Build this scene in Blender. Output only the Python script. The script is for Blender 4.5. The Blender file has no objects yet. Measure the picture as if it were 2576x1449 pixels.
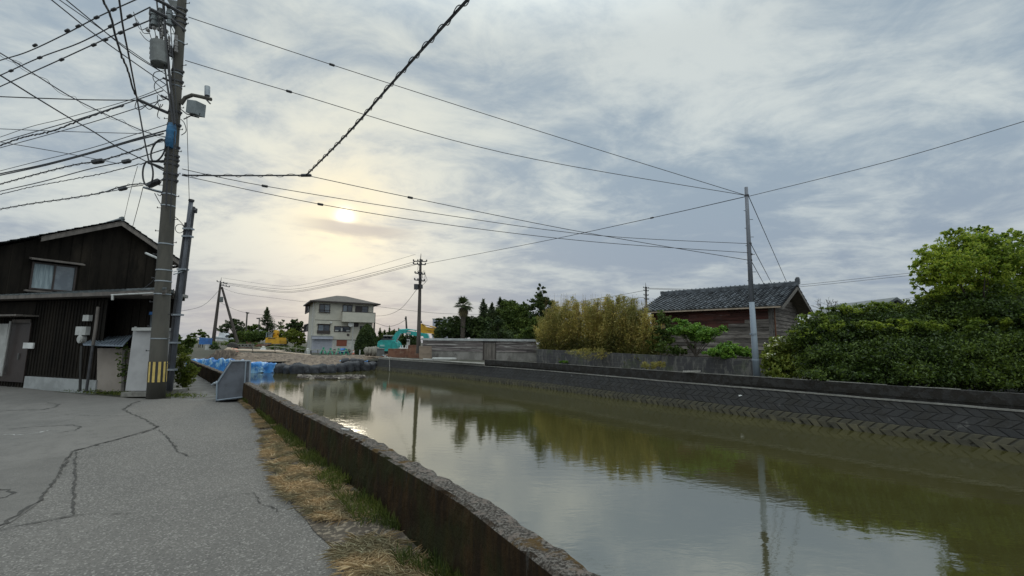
import bpy, math, random
import numpy as np
from mathutils import Vector as V3, Matrix, noise
random.seed(7); rng = np.random.default_rng(11)
S = bpy.context.scene
COL = S.collection
PI = math.pi
# ------------------------------------------------------------------ camera
F = 1120.0; PITCH = math.atan(140.5/F); ROLL = 0.012
CAMZ = 1.6
cam = bpy.data.cameras.new('camera'); camo = bpy.data.objects.new('camera', cam); COL.objects.link(camo)
RM = Matrix.Rotation(PI/2+PITCH, 3, 'X') @ Matrix.Rotation(ROLL, 3, 'Z')
camo.matrix_world = Matrix.Translation((0, 0, CAMZ)) @ RM.to_4x4()
cam.sensor_width = 36; cam.lens = 36*F/2576; cam.clip_start = .05; cam.clip_end = 6000
S.camera = camo
S.render.resolution_x = 1024; S.render.resolution_y = 576
S.view_settings.view_transform = 'Standard'; S.view_settings.look = 'None'
S.view_settings.exposure = 0.0; S.view_settings.gamma = 1.0
# pixel (2576 x 1449 frame of the photograph) -> ray / point at a real depth or height
def ray(x, y): return RM @ V3(((x-1288)/F, -(y-724.5)/F, -1))
def at(x, y, Y):
    d = ray(x, y); return V3((0, 0, CAMZ)) + d*(Y/d.y)
def onz(x, y, z):
    d = ray(x, y); return V3((0, 0, CAMZ)) + d*((z-CAMZ)/d.z)
def onplane(x, y, P, N):
    d = ray(x, y); O = V3((0, 0, CAMZ)); return O + d*((P-O).dot(N)/d.dot(N))
# ------------------------------------------------------------------ world, sun
sd = ray(868, 545).normalized()
SUN_EL = math.asin(sd.z); SUN_AZ = math.atan2(sd.x, sd.y)
W = bpy.data.worlds.new('World'); S.world = W; W.use_nodes = True
nt = W.node_tree; nt.nodes.clear()
def N(t, **k):
    n = nt.nodes.new(t)
    for a, b in k.items():
        if a.startswith('i_'):
            n.inputs[int(a[2:])].default_value = b
        else: setattr(n, a, b)
    return n
def L(a, b, o=0, i=0): nt.links.new(a.outputs[o], b.inputs[i])
def mth(op, a, b=None, c=None, clamp=False):
    n = nt.nodes.new('ShaderNodeMath'); n.operation = op; n.use_clamp = clamp
    for k, v in enumerate((a, b, c)):
        if v is None: continue
        if isinstance(v, (int, float)): n.inputs[k].default_value = v
        else: nt.links.new(v, n.inputs[k])
    return n.outputs[0]
def mixc(fac, a, b, mode='MIX'):
    n = nt.nodes.new('ShaderNodeMix'); n.data_type = 'RGBA'; n.blend_type = mode
    for sock, v in ((n.inputs[0], fac), (n.inputs[6], a), (n.inputs[7], b)):
        if isinstance(v, (int, float)): sock.default_value = v
        elif isinstance(v, tuple): sock.default_value = (*v, 1)
        else: nt.links.new(v, sock)
    return n.outputs[2]
def smooth(v, a, b):
    n = nt.nodes.new('ShaderNodeMapRange'); n.interpolation_type = 'SMOOTHSTEP'
    nt.links.new(v, n.inputs[0]); n.inputs[1].default_value = a; n.inputs[2].default_value = b
    return n.outputs[0]
tc = N('ShaderNodeTexCoord'); sep = N('ShaderNodeSeparateXYZ'); L(tc, sep)
zc = mth('MAXIMUM', sep.outputs[2], 0.0)
den = mth('ADD', zc, 0.17)
cx = mth('DIVIDE', sep.outputs[0], den); cy = mth('DIVIDE', sep.outputs[1], den)
cmb = N('ShaderNodeCombineXYZ'); nt.links.new(cx, cmb.inputs[0]); nt.links.new(cy, cmb.inputs[1])
def cloud(scale, detail, rough, dist, off, stretch=(1, 1, 1), rot=0.0):
    mp = N('ShaderNodeMapping'); mp.inputs['Location'].default_value = off; mp.inputs['Scale'].default_value = stretch
    mp.inputs['Rotation'].default_value = (0, 0, rot)
    L(cmb, mp); n = N('ShaderNodeTexNoise'); n.inputs['Scale'].default_value = scale
    n.inputs['Detail'].default_value = detail; n.inputs['Roughness'].default_value = rough
    n.inputs['Distortion'].default_value = dist; L(mp, n); return n.outputs[0]
big = cloud(.42, 5, .5, .35, (3.1, .7, 0), (1, 1.2, 1), .5)
med = cloud(1.5, 9, .62, .5, (8.2, 4.4, 1), (1, 1.35, 1), .5)
fine = cloud(4.5, 8, .65, .6, (1.3, 2.4, 5), (1, 1.2, 1), .3)
dens = mth('ADD', mth('MULTIPLY', big, .40), mth('ADD', mth('MULTIPLY', med, .42), mth('MULTIPLY', fine, .18)))
d1 = smooth(dens, .415, .575)
dot = N('ShaderNodeVectorMath', operation='DOT_PRODUCT'); L(tc, dot); dot.inputs[1].default_value = sd[:]
dt = mth('MAXIMUM', dot.outputs['Value'], 0.0)
wide = mth('POWER', dt, 11.0); mid = mth('POWER', dt, 170.0); core = mth('POWER', dt, 8000.0)
base = mixc(smooth(zc, 0.0, .42), (.295, .352, .44), (.325, .41, .49))
bright = mixc(smooth(zc, 0.0, .30), (.42, .475, .52), (.64, .695, .69))
col = mixc(d1, base, bright)
wide = mth('MULTIPLY', wide, smooth(zc, .07, .28)); mid = mth('MULTIPLY', mid, smooth(zc, .08, .22))
col = mixc(mth('MULTIPLY', wide, mth('ADD', .04, mth('MULTIPLY', d1, .70))), col, (.76, .77, .66))
col = mixc(mth('MULTIPLY', mid, mth('ADD', .04, mth('MULTIPLY', smooth(dens, .42, .56), .55))), col, (.95, .82, .52))
corem = mth('MULTIPLY', core, smooth(dens, .30, .54))
col = mixc(mth('MULTIPLY', corem, .95), col, (2.2, 2.0, 1.6))
# a solid cumulus bar just under the sun, as a bank of low dark cloud at that bearing
az = mth('ARCTAN2', sep.outputs[0], sep.outputs[1])
cbn = mth('MULTIPLY', mth('SUBTRACT', med, .5), .05)
bar = mth('SUBTRACT', sep.outputs[2], mth('ADD', sd.z-.026, cbn))
barm = mth('MULTIPLY', smooth(mth('ABSOLUTE', bar), .021, .004), smooth(mth('ABSOLUTE', mth('SUBTRACT', az, SUN_AZ+.03)), .16, .03))
col = mixc(mth('MULTIPLY', barm, .85), col, (.33, .355, .40))
# overcast skies brighten overhead; this gain above the view is added to lift the ground
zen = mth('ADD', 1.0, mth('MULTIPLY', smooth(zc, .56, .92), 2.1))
back = mth('ADD', 1.0, mth('MULTIPLY', smooth(sep.outputs[1], .0, -.7), .25))  # extra sky gain added behind the camera to brighten the scene
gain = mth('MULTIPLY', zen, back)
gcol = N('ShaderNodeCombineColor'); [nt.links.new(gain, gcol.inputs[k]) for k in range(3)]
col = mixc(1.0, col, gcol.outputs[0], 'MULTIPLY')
col = mixc(smooth(sep.outputs[2], .0, -.06), col, (.16, .17, .16))
sky = N('ShaderNodeTexSky'); sky.sky_type = 'NISHITA'; sky.sun_disc = False
sky.sun_elevation = SUN_EL; sky.sun_rotation = SUN_AZ; sky.air_density = 1.2; sky.dust_density = 2.5
b1 = N('ShaderNodeBackground'); L(sky, b1); b1.inputs[1].default_value = .10
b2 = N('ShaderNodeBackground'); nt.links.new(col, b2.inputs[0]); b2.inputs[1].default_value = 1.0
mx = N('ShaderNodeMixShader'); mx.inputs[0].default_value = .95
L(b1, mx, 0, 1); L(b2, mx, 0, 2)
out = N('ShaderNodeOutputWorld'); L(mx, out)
sun = bpy.data.lights.new('sun', 'SUN'); sun.energy = .2; sun.angle = math.radians(10); sun.color = (1, .90, .72)
suno = bpy.data.objects.new('sun', sun); COL.objects.link(suno)
suno.rotation_euler = (-sd).to_track_quat('-Z', 'Y').to_euler()

# ------------------------------------------------------------------ materials
def newmat(name):
    global nt
    m = bpy.data.materials.new(name); m.use_nodes = True; nt = m.node_tree; nt.nodes.clear()
    o = nt.nodes.new('ShaderNodeOutputMaterial'); p = nt.nodes.new('ShaderNodeBsdfPrincipled')
    nt.links.new(p.outputs[0], o.inputs[0]); return m, p, o
def coord(scale=(1, 1, 1), src=3, rot=(0, 0, 0)):
    t = nt.nodes.new('ShaderNodeTexCoord'); mp = nt.nodes.new('ShaderNodeMapping')
    mp.inputs['Scale'].default_value = scale; mp.inputs['Rotation'].default_value = rot
    nt.links.new(t.outputs[src], mp.inputs[0]); return mp.outputs[0]
def nz(vec, scale, detail=4, rough=.55, dist=0):
    n = nt.nodes.new('ShaderNodeTexNoise'); nt.links.new(vec, n.inputs['Vector'])
    n.inputs['Scale'].default_value = scale; n.inputs['Detail'].default_value = detail
    n.inputs['Roughness'].default_value = rough; n.inputs['Distortion'].default_value = dist
    return n.outputs[0]
def bump(p, h, strength=.3, dist=.02):
    b = nt.nodes.new('ShaderNodeBump'); b.inputs['Strength'].default_value = strength; b.inputs['Distance'].default_value = dist
    nt.links.new(h, b.inputs['Height']); nt.links.new(b.outputs[0], p.inputs['Normal'])
MATS = {}
def M(name, c1, c2=None, scale=4, rough=.8, metal=0, stretch=(1, 1, 1), lo=.38, hi=.62, bmp=0, bs=None, spec=None, isl=0, c3=None, s3=1, lo3=.5, hi3=.6):
    m, p, o = newmat(name)
    p.inputs['Roughness'].default_value = rough; p.inputs['Metallic'].default_value = metal
    if spec is not None: p.inputs['Specular IOR Level'].default_value = spec
    v = coord(stretch)
    n = nz(v, scale, 6, .6)
    c = mixc(smooth(n, lo, hi), c1, c2 if c2 else tuple(x*.8 for x in c1))
    if c3: c = mixc(smooth(nz(v, s3, 7, .65, .2), lo3, hi3), c, c3)
    if isl:
        g = nt.nodes.new('ShaderNodeNewGeometry')
        k = mth('ADD', 1-isl, mth('MULTIPLY', g.outputs['Random Per Island'], 2*isl))
        cc = nt.nodes.new('ShaderNodeCombineColor'); [nt.links.new(k, cc.inputs[q]) for q in range(3)]
        c = mixc(1.0, c, cc.outputs[0], 'MULTIPLY')
    nt.links.new(c, p.inputs['Base Color'])
    if bmp: bump(p, nz(v, bs or scale*4, 6, .6), bmp)
    MATS[name] = m; return m
def leafmat(name, a, b, trans=.35, rough=.55, spot=1.2, c=None):
    m, p, o = newmat(name)
    g = nt.nodes.new('ShaderNodeNewGeometry')
    r = nt.nodes.new('ShaderNodeValToRGB'); nt.links.new(g.outputs['Random Per Island'], r.inputs[0])
    r.color_ramp.elements[0].color = (*a, 1); r.color_ramp.elements[1].color = (*b, 1)
    if c:
        e = r.color_ramp.elements.new(.85); e.color = (*c, 1)
    big_ = nz(coord(), spot, 3)
    cl = mixc(1.0, r.outputs[0], mixc(smooth(big_, .35, .65), (.62, .70, .62), (1.25, 1.2, 1.0)), 'MULTIPLY')
    nt.links.new(cl, p.inputs['Base Color']); p.inputs['Roughness'].default_value = rough
    p.inputs['Specular IOR Level'].default_value = .3
    t = nt.nodes.new('ShaderNodeBsdfTranslucent'); nt.links.new(cl, t.inputs[0])
    x = nt.nodes.new('ShaderNodeMixShader'); x.inputs[0].default_value = trans
    nt.links.new(p.outputs[0], x.inputs[1]); nt.links.new(t.outputs[0], x.inputs[2]); nt.links.new(x.outputs[0], o.inputs[0])
    MATS[name] = m; return m
def asphalt(name, base, dark, spec_, amt, fs=95, bst=.5, rough=.85):
    m, p, o = newmat(name); v = coord()
    c = mixc(smooth(nz(v, .55, 6, .6, .3), .35, .65), base, dark)
    c = mixc(mth('MULTIPLY', smooth(nz(v, .23, 7, .7, .6), .52, .64), .55), c, tuple(x*.66 for x in base))
    c = mixc(smooth(nz(v, 4.5, 6, .65), .45, .75), c, tuple(x*.78 for x in base))
    vo = nt.nodes.new('ShaderNodeTexVoronoi'); nt.links.new(v, vo.inputs['Vector']); vo.inputs['Scale'].default_value = fs
    r = nt.nodes.new('ShaderNodeSeparateColor'); nt.links.new(vo.outputs['Color'], r.inputs[0])
    c = mixc(mth('MULTIPLY', smooth(r.outputs[0], .72, .98), amt), c, spec_)
    c = mixc(mth('MULTIPLY', smooth(r.outputs[1], .70, .98), amt), c, tuple(x*.35 for x in base))
    g1 = nz(v, 38, 4, .7)
    c = mixc(mth('MULTIPLY', smooth(g1, .45, .75), amt*.55), c, tuple(x*.55 for x in base))
    nt.links.new(c, p.inputs['Base Color']); p.inputs['Roughness'].default_value = rough
    bump(p, mth('ADD', mth('MULTIPLY', vo.outputs['Distance'], .6), g1), bst, .012)
    MATS[name] = m; return m
asphalt('asphalt', (.138, .127, .113), (.108, .100, .090), (.32, .30, .27), .6, 80, .5)
asphalt('asphalt_smooth', (.122, .113, .101), (.147, .136, .122), (.22, .21, .19), .3, 110, .25)
asphalt('asphalt_coarse', (.115, .115, .118), (.14, .14, .136), (.30, .30, .30), .7, 55, .5)
M('crack', (.035, .033, .03), (.06, .055, .048), 20, .95)
M('crack_light', (.40, .39, .37), (.25, .24, .22), 12, .9)
M('soil', (.085, .066, .048), (.052, .042, .030), 6, .95, bmp=.6, bs=30, c3=(.22, .18, .13), s3=18)
M('land', (.03, .034, .017), (.052, .046, .03), 1.2, .95, bmp=.5, bs=12, c3=(.055, .046, .034), s3=.5)
M('path', (.15, .145, .135), (.095, .09, .08), 2.2, .9, bmp=.4, bs=30, c3=(.24, .23, .21), s3=3, lo3=.58, hi3=.7)
M('earth', (.215, .165, .12), (.14, .105, .078), 1.4, .95, bmp=.8, bs=9, c3=(.085, .063, .047), s3=3.5, lo3=.50, hi3=.60)
M('concrete', (.23, .22, .195), (.16, .152, .135), 5, .85, bmp=.3, bs=40, c3=(.13, .12, .10), s3=2, lo3=.55, hi3=.7)
M('concrete_pale', (.46, .44, .41), (.38, .37, .34), 3, .85, bmp=.15, bs=40)
M('pole_concrete', (.095, .088, .073), (.066, .062, .052), 3, .9, stretch=(1, 1, .25), bmp=.25, bs=60, c3=(.045, .042, .035), s3=5, lo3=.6, hi3=.75)
M('pole_wood', (.085, .07, .062), (.055, .047, .042), 4, .9, stretch=(1, 1, .15))
M('pole_grey', (.21, .25, .29), (.165, .195, .235), 2, .6, stretch=(1, 1, .2))
M('galv', (.22, .245, .26), (.16, .18, .20), 2.5, .38, metal=.55, bmp=.05)
M('galv_bright', (.36, .39, .41), (.27, .30, .33), 4, .38, metal=.5)
M('steel_dark', (.055, .055, .06), (.035, .035, .038), 8, .6)
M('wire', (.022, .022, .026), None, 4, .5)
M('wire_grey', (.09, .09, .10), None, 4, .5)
M('insulator', (.26, .25, .24), (.17, .16, .155), 5, .35)
M('transformer', (.15, .16, .155), (.11, .115, .11), 4, .5)
M('cabinet', (.19, .215, .22), (.15, .17, .175), 3, .5)
M('yellow_paint', (.62, .46, .14), (.50, .36, .10), 9, .6)
M('black_paint', (.03, .028, .025), None, 4, .6)
M('blue_cover', (.02, .13, .27), (.01, .07, .15), 4, .6, bmp=.5, bs=14)
M('blackwood', (.0175, .0145, .0115), (.010, .0085, .007), 2.5, .9, stretch=(1, 1, .3), isl=.45, bmp=.3, bs=20, spec=.12, c3=(.029, .0235, .018), s3=1.1, lo3=.5, hi3=.7)
M('greywood', (.15, .13, .115), (.10, .088, .078), 6, .85, stretch=(1, 1, .3), isl=.25)
M('roof_black', (.10, .115, .12), (.06, .07, .07), 3, .35, isl=.25)
M('roof_tile', (.10, .11, .122), (.045, .05, .056), 3, .33, isl=.45, bmp=.1)
M('shed_board', (.20, .175, .155), (.10, .085, .075), 2.2, .9, stretch=(.6, .6, 5), isl=.42, bmp=.4, bs=12, c3=(.30, .27, .245), s3=1.6, lo3=.55, hi3=.72)
M('shed_red', (.125, .045, .035), (.075, .032, .026), 2.2, .9, stretch=(.6, .6, 5), isl=.35, bmp=.4, bs=12, c3=(.15, .11, .10), s3=2.0, lo3=.52, hi3=.72)
M('fence_board', (.20, .175, .165), (.09, .075, .075), 1.8, .9, stretch=(.35, .35, 6), isl=.4, c3=(.33, .31, .29), s3=1.6, lo3=.5, hi3=.62)
M('fence_base', (.27, .255, .235), (.18, .17, .155), 1.6, .9, stretch=(1, 1, .7), bmp=.3, c3=(.12, .11, .10), s3=1.2, lo3=.55, hi3=.68)
M('pale_cap', (.44, .45, .44), (.34, .35, .35), 3, .7)
M('beige_wall', (.33, .285, .245), (.285, .245, .21), 2, .85, bmp=.1, bs=60)
M('grey_wall', (.40, .395, .395), (.34, .335, .335), 2, .8, bmp=.1, bs=60)
M('plinth', (.34, .35, .35), (.26, .27, .265), 3, .85)
M('house_wall', (.54, .51, .43), (.48, .455, .385), 1.2, .8)
M('house_base', (.52, .51, .47), (.40, .39, .36), 1.5, .85)
M('shutter', (.40, .41, .47), (.36, .37, .42), 2, .6)
M('house_roof', (.105, .09, .075), (.07, .062, .053), 3, .8, bmp=.4, bs=25, c3=(.19, .17, .15), s3=6, lo3=.62, hi3=.7)
M('frame_dark', (.045, .032, .028), None, 3, .5)
M('frame_alu', (.12, .12, .115), None, 3, .5)
M('red_brown', (.26, .075, .04), (.17, .05, .03), 8, .7, stretch=(1, 1, 6))
M('white_paint', (.72, .72, .70), (.58, .58, .56), 4, .5)
M('white_dim', (.48, .48, .46), (.38, .38, .36), 4, .6)
M('curtain', (.33, .40, .42), (.20, .25, .27), 5, .7, stretch=(6, 6, .3))
M('rust', (.22, .105, .065), (.14, .06, .04), 1.6, .9, bmp=.3, c3=(.30, .21, .15), s3=1.1, lo3=.5, hi3=.65)
M('plywood', (.27, .21, .16), (.22, .17, .13), 2, .9, c3=(.19, .11, .075), s3=1.5, lo3=.58, hi3=.7)
M('teal', (.03, .36, .33), (.025, .28, .26), 2, .4, c3=(.02, .2, .19), s3=3, lo3=.6, hi3=.7)
M('teal_decal', (.30, .55, .52), None, 2, .5)
M('yellow', (.66, .37, .02), (.52, .27, .015), 2, .45, c3=(.28, .13, .02), s3=3, lo3=.62, hi3=.72)
M('rubber', (.03, .028, .027), (.05, .045, .04), 6, .9)
M('blue_sheet', (.035, .21, .52), (.015, .12, .36), 2.2, .45, bmp=.8, bs=4, c3=(.26, .45, .60), s3=1.7, lo3=.50, hi3=.60)
M('black_bag', (.012, .013, .017), (.028, .030, .036), 3, .55, bmp=.8, bs=8, c3=(.10, .11, .12), s3=2.8, lo3=.58, hi3=.7)
M('blue_box', (.05, .17, .46), (.04, .13, .36), 3, .5)
M('tarp_blue', (.03, .17, .46), (.02, .10, .3), 6, .5, bmp=.6, bs=12)
M('green_plastic', (.05, .33, .20), None, 3, .5)
M('orange_net', (.62, .20, .12), (.5, .25, .2), 9, .8)
M('timber', (.42, .33, .25), (.33, .26, .19), 3, .85)
M('stone', (.26, .24, .20), (.15, .135, .11), 2.5, .9, bmp=.6, isl=.25)
M('bark', (.085, .068, .052), (.05, .04, .032), 8, .95, bmp=.6, bs=20)
M('bark_grey', (.17, .155, .14), (.11, .10, .09), 8, .95)
M('boat_white', (.62, .64, .65), (.5, .52, .54), 2, .35)
M('glass_dark', (.05, .06, .075), (.03, .035, .045), 2, .08, spec=.7)
M('glass_sky', (.14, .17, .19), (.08, .10, .12), 2, .06, spec=.9)
M('debris', (.10, .085, .07), (.05, .04, .035), 6, .9, isl=.5)
M('debris_pale', (.40, .36, .30), (.22, .19, .16), 6, .9, isl=.4)
M('rope', (.35, .36, .27), None, 5, .9)
leafmat('leaf_hedge', (.009, .022, .006), (.032, .060, .011), .28, .5, .55, (.11, .16, .025))
leafmat('leaf_bright', (.09, .17, .018), (.25, .34, .035), .55, .5, .9, (.38, .44, .07))
leafmat('leaf_hedge_lit', (.055, .10, .014), (.17, .23, .03), .5, .5, .8, (.28, .34, .05))  # lighter hedge leaf: light on the hedge top put into its colour
leafmat('leaf_fresh', (.07, .16, .02), (.14, .27, .035), .4, .5, 2, (.22, .36, .07))
leafmat('leaf_dark', (.020, .040, .016), (.048, .078, .026), .25, .6, .7, (.085, .12, .035))
leafmat('leaf_mid', (.032, .062, .015), (.085, .13, .026), .35, .6, .7, (.14, .19, .04))
leafmat('leaf_pine', (.022, .040, .022), (.048, .072, .034), .2, .7, .9, (.085, .11, .045))
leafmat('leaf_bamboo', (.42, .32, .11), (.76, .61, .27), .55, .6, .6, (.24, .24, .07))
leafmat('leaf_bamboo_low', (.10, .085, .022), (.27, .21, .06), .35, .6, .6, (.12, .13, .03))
leafmat('leaf_bush', (.09, .13, .02), (.23, .26, .045), .35, .6, 2)
leafmat('leaf_palm', (.030, .050, .022), (.075, .095, .040), .2, .5, 1)
leafmat('leaf_palm_dry', (.10, .085, .05), (.17, .14, .085), .2, .7, 1)
leafmat('flower_white', (.55, .55, .48), (.7, .7, .62), .3, .6, 2)
leafmat('grass', (.045, .075, .016), (.11, .15, .03), .35, .6, 2, (.17, .19, .05))
leafmat('straw', (.56, .44, .31), (.90, .76, .58), .3, .7, 3, (.38, .27, .17))
leafmat('twig', (.18, .12, .06), (.30, .21, .11), .1, .8, 1)
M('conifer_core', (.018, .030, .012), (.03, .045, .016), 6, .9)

# near wall material: moss on the faces, gravelly concrete on top
def wall_mat():
    m, p, o = newmat('mossy_wall'); v = coord()
    vs = coord((3.0, 3.0, .55))
    c = mixc(smooth(nz(vs, 2.2, 7, .7), .40, .62), (.024, .015, .008), (.052, .030, .012))
    c = mixc(mth('MULTIPLY', smooth(nz(vs, 4.5, 6, .7), .60, .70), .8), c, (.085, .078, .068))
    c = mixc(mth('MULTIPLY', smooth(nz(v, 1.1, 5, .6), .48, .62), .75), c, (.026, .030, .010))
    c = mixc(mth('MULTIPLY', smooth(nz(vs, 9, 4, .7), .62, .7), .6), c, (.008, .007, .005))
    t = mixc(smooth(nz(v, 60, 5, .75), .44, .60), (.045, .038, .032), (.215, .195, .172))
    t = mixc(smooth(nz(v, 14, 5, .7), .52, .62), t, (.20, .165, .14))
    t = mixc(mth('MULTIPLY', smooth(nz(v, 3.2, 6, .65), .56, .63), .9), t, (.105, .062, .018))
    g = nt.nodes.new('ShaderNodeNewGeometry'); s = nt.nodes.new('ShaderNodeSeparateXYZ'); nt.links.new(g.outputs['True Normal'], s.inputs[0])
    nt.links.new(mixc(smooth(s.outputs[2], .45, .8), c, t), p.inputs['Base Color'])
    p.inputs['Roughness'].default_value = .95; p.inputs['Specular IOR Level'].default_value = .15
    bump(p, mth('ADD', nz(v, 26, 6, .7), nz(vs, 8, 5, .7)), 1.0, .03)
    MATS['mossy_wall'] = m
wall_mat()
# far wall: herringbone stone slope using the wall's own length/height coordinates
def revet_mat():
    m, p, o = newmat('herringbone'); t = nt.nodes.new('ShaderNodeTexCoord'); s = nt.nodes.new('ShaderNodeSeparateXYZ')
    nt.links.new(t.outputs['UV'], s.inputs[0]); u, v = s.outputs[0], s.outputs[1]
    row = mth('DIVIDE', v, .22); ri = mth('FLOOR', row); sg = mth('SUBTRACT', mth('MULTIPLY', mth('MODULO', ri, 2.0), 2.0), 1.0)
    fr = mth('FRACT', row)
    d = mth('DIVIDE', mth('ADD', u, mth('MULTIPLY', mth('MULTIPLY', sg, fr), .26)), .30)
    fd = mth('FRACT', d)
    ox0 = coord(); wob = mth('MULTIPLY', nz(ox0, 5, 3), .22); e1 = smooth(mth('ADD', mth('MINIMUM', fd, mth('SUBTRACT', 1.0, fd)), mth('SUBTRACT', wob, .11)), .0, .14)
    e2 = smooth(mth('MINIMUM', fr, mth('SUBTRACT', 1.0, fr)), .0, .07)
    e = mth('MULTIPLY', e1, e2)
    ox = coord()
    cell = nt.nodes.new('ShaderNodeTexWhiteNoise'); cell.noise_dimensions = '2D'
    cc = nt.nodes.new('ShaderNodeCombineXYZ'); nt.links.new(mth('FLOOR', d), cc.inputs[0]); nt.links.new(ri, cc.inputs[1]); nt.links.new(cc.outputs[0], cell.inputs['Vector'])
    c = mixc(cell.outputs['Value'], (.017, .0165, .016), (.029, .0275, .026))
    c = mixc(mth('MULTIPLY', smooth(nz(ox, .9, 6, .65), .40, .60), .8), c, (.026, .025, .024))
    c = mixc(mth('MULTIPLY', smooth(nz(ox, 1.9, 7, .75), .49, .57), .85), c, (.017, .015, .012))
    c = mixc(mth('MULTIPLY', smooth(nz(ox, 3.0, 6, .75), .60, .68), .5), c, (.11, .105, .095))
    c = mixc(mth('ADD', mth('MULTIPLY', e, .6), .4), (.011, .010, .009), c)
    nt.links.new(c, p.inputs['Base Color']); p.inputs['Roughness'].default_value = .9
    bump(p, mth('ADD', e, mth('MULTIPLY', nz(ox, 14, 5), .4)), .9, .04); MATS['herringbone'] = m
revet_mat()
def algae_mat():
    m, p, o = newmat('algae_band'); t = nt.nodes.new('ShaderNodeTexCoord'); s = nt.nodes.new('ShaderNodeSeparateXYZ')
    nt.links.new(t.outputs['UV'], s.inputs[0]); u, v = s.outputs[0], s.outputs[1]
    fd = mth('FRACT', mth('DIVIDE', mth('ADD', u, mth('MULTIPLY', v, 1.0)), .27))
    e1 = smooth(mth('MINIMUM', fd, mth('SUBTRACT', 1.0, fd)), .0, .2)
    c = mixc(smooth(nz(coord(), 3, 6, .7), .4, .62), (.055, .048, .026), (.036, .032, .019))
    c = mixc(e1, (.02, .018, .010), c)
    nt.links.new(c, p.inputs['Base Color']); p.inputs['Roughness'].default_value = .8
    bump(p, e1, .8, .04); MATS['algae_band'] = m
algae_mat()
M('parapet', (.028, .0255, .023), (.018, .0165, .015), 5, .9, bmp=.9, bs=24, c3=(.012, .009, .006), s3=4.5, lo3=.47, hi3=.53)
M('algae_stone', (.060, .052, .026), (.034, .030, .017), 3, .8, isl=.25, bmp=.4)
M('conduit_grey', (.13, .14, .165), (.085, .09, .105), 3, .5, stretch=(1, 1, .3))
M('box_steel', (.115, .125, .145), (.075, .08, .092), 2.2, .42, metal=.25, bmp=.05, c3=(.22, .23, .24), s3=1.8, lo3=.58, hi3=.7)
def blockwall_mat():
    m, p, o = newmat('block_wall'); t = nt.nodes.new('ShaderNodeTexCoord')
    b = nt.nodes.new('ShaderNodeTexBrick'); nt.links.new(t.outputs['UV'], b.inputs[0])
    b.inputs['Scale'].default_value = 1; b.inputs['Brick Width'].default_value = .4; b.inputs['Row Height'].default_value = .2
    b.inputs['Mortar Size'].default_value = .012; b.inputs['Color1'].default_value = (.06, .057, .056, 1)
    b.inputs['Color2'].default_value = (.09, .085, .08, 1); b.inputs['Mortar'].default_value = (.11, .105, .10, 1)
    v = coord((1, 1, .4)); v2 = coord()
    c = mixc(smooth(nz(v, 2.0, 7, .7), .42, .6), b.outputs[0], (.055, .052, .054))
    c = mixc(mth('MULTIPLY', smooth(nz(v, 3.5, 6, .7), .50, .60), .75), c, (.17, .16, .14))
    c = mixc(mth('MULTIPLY', smooth(nz(v2, .8, 5, .6), .52, .64), .5), c, (.085, .10, .05))
    nt.links.new(c, p.inputs['Base Color']); p.inputs['Roughness'].default_value = .9
    bump(p, b.outputs[1], .4, -.02); MATS['block_wall'] = m
blockwall_mat()
def water_mat():
    m, p, o = newmat('water'); v = coord((1, 1, 1))
    c = mixc(smooth(nz(v, .25, 4), .4, .6), (.058, .053, .017), (.049, .045, .014))
    nt.links.new(c, p.inputs['Base Color']); p.inputs['Roughness'].default_value = .035; p.inputs['IOR'].default_value = 4.2
    rp = coord((1, 2.2, 1), rot=(0, 0, -.2))
    h = mth('ADD', mth('MULTIPLY', nz(rp, 2.6, 3, .5, .4), 1.0), mth('ADD', mth('MULTIPLY', nz(rp, 9, 3, .5), .22), mth('MULTIPLY', nz(coord(), .6, 2), 1.2)))
    bump(p, h, .038, .05); MATS['water'] = m
water_mat()
def zebra():
    m, p, o = newmat('guard_stripes')
    MATS['guard_stripes'] = m
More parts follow.
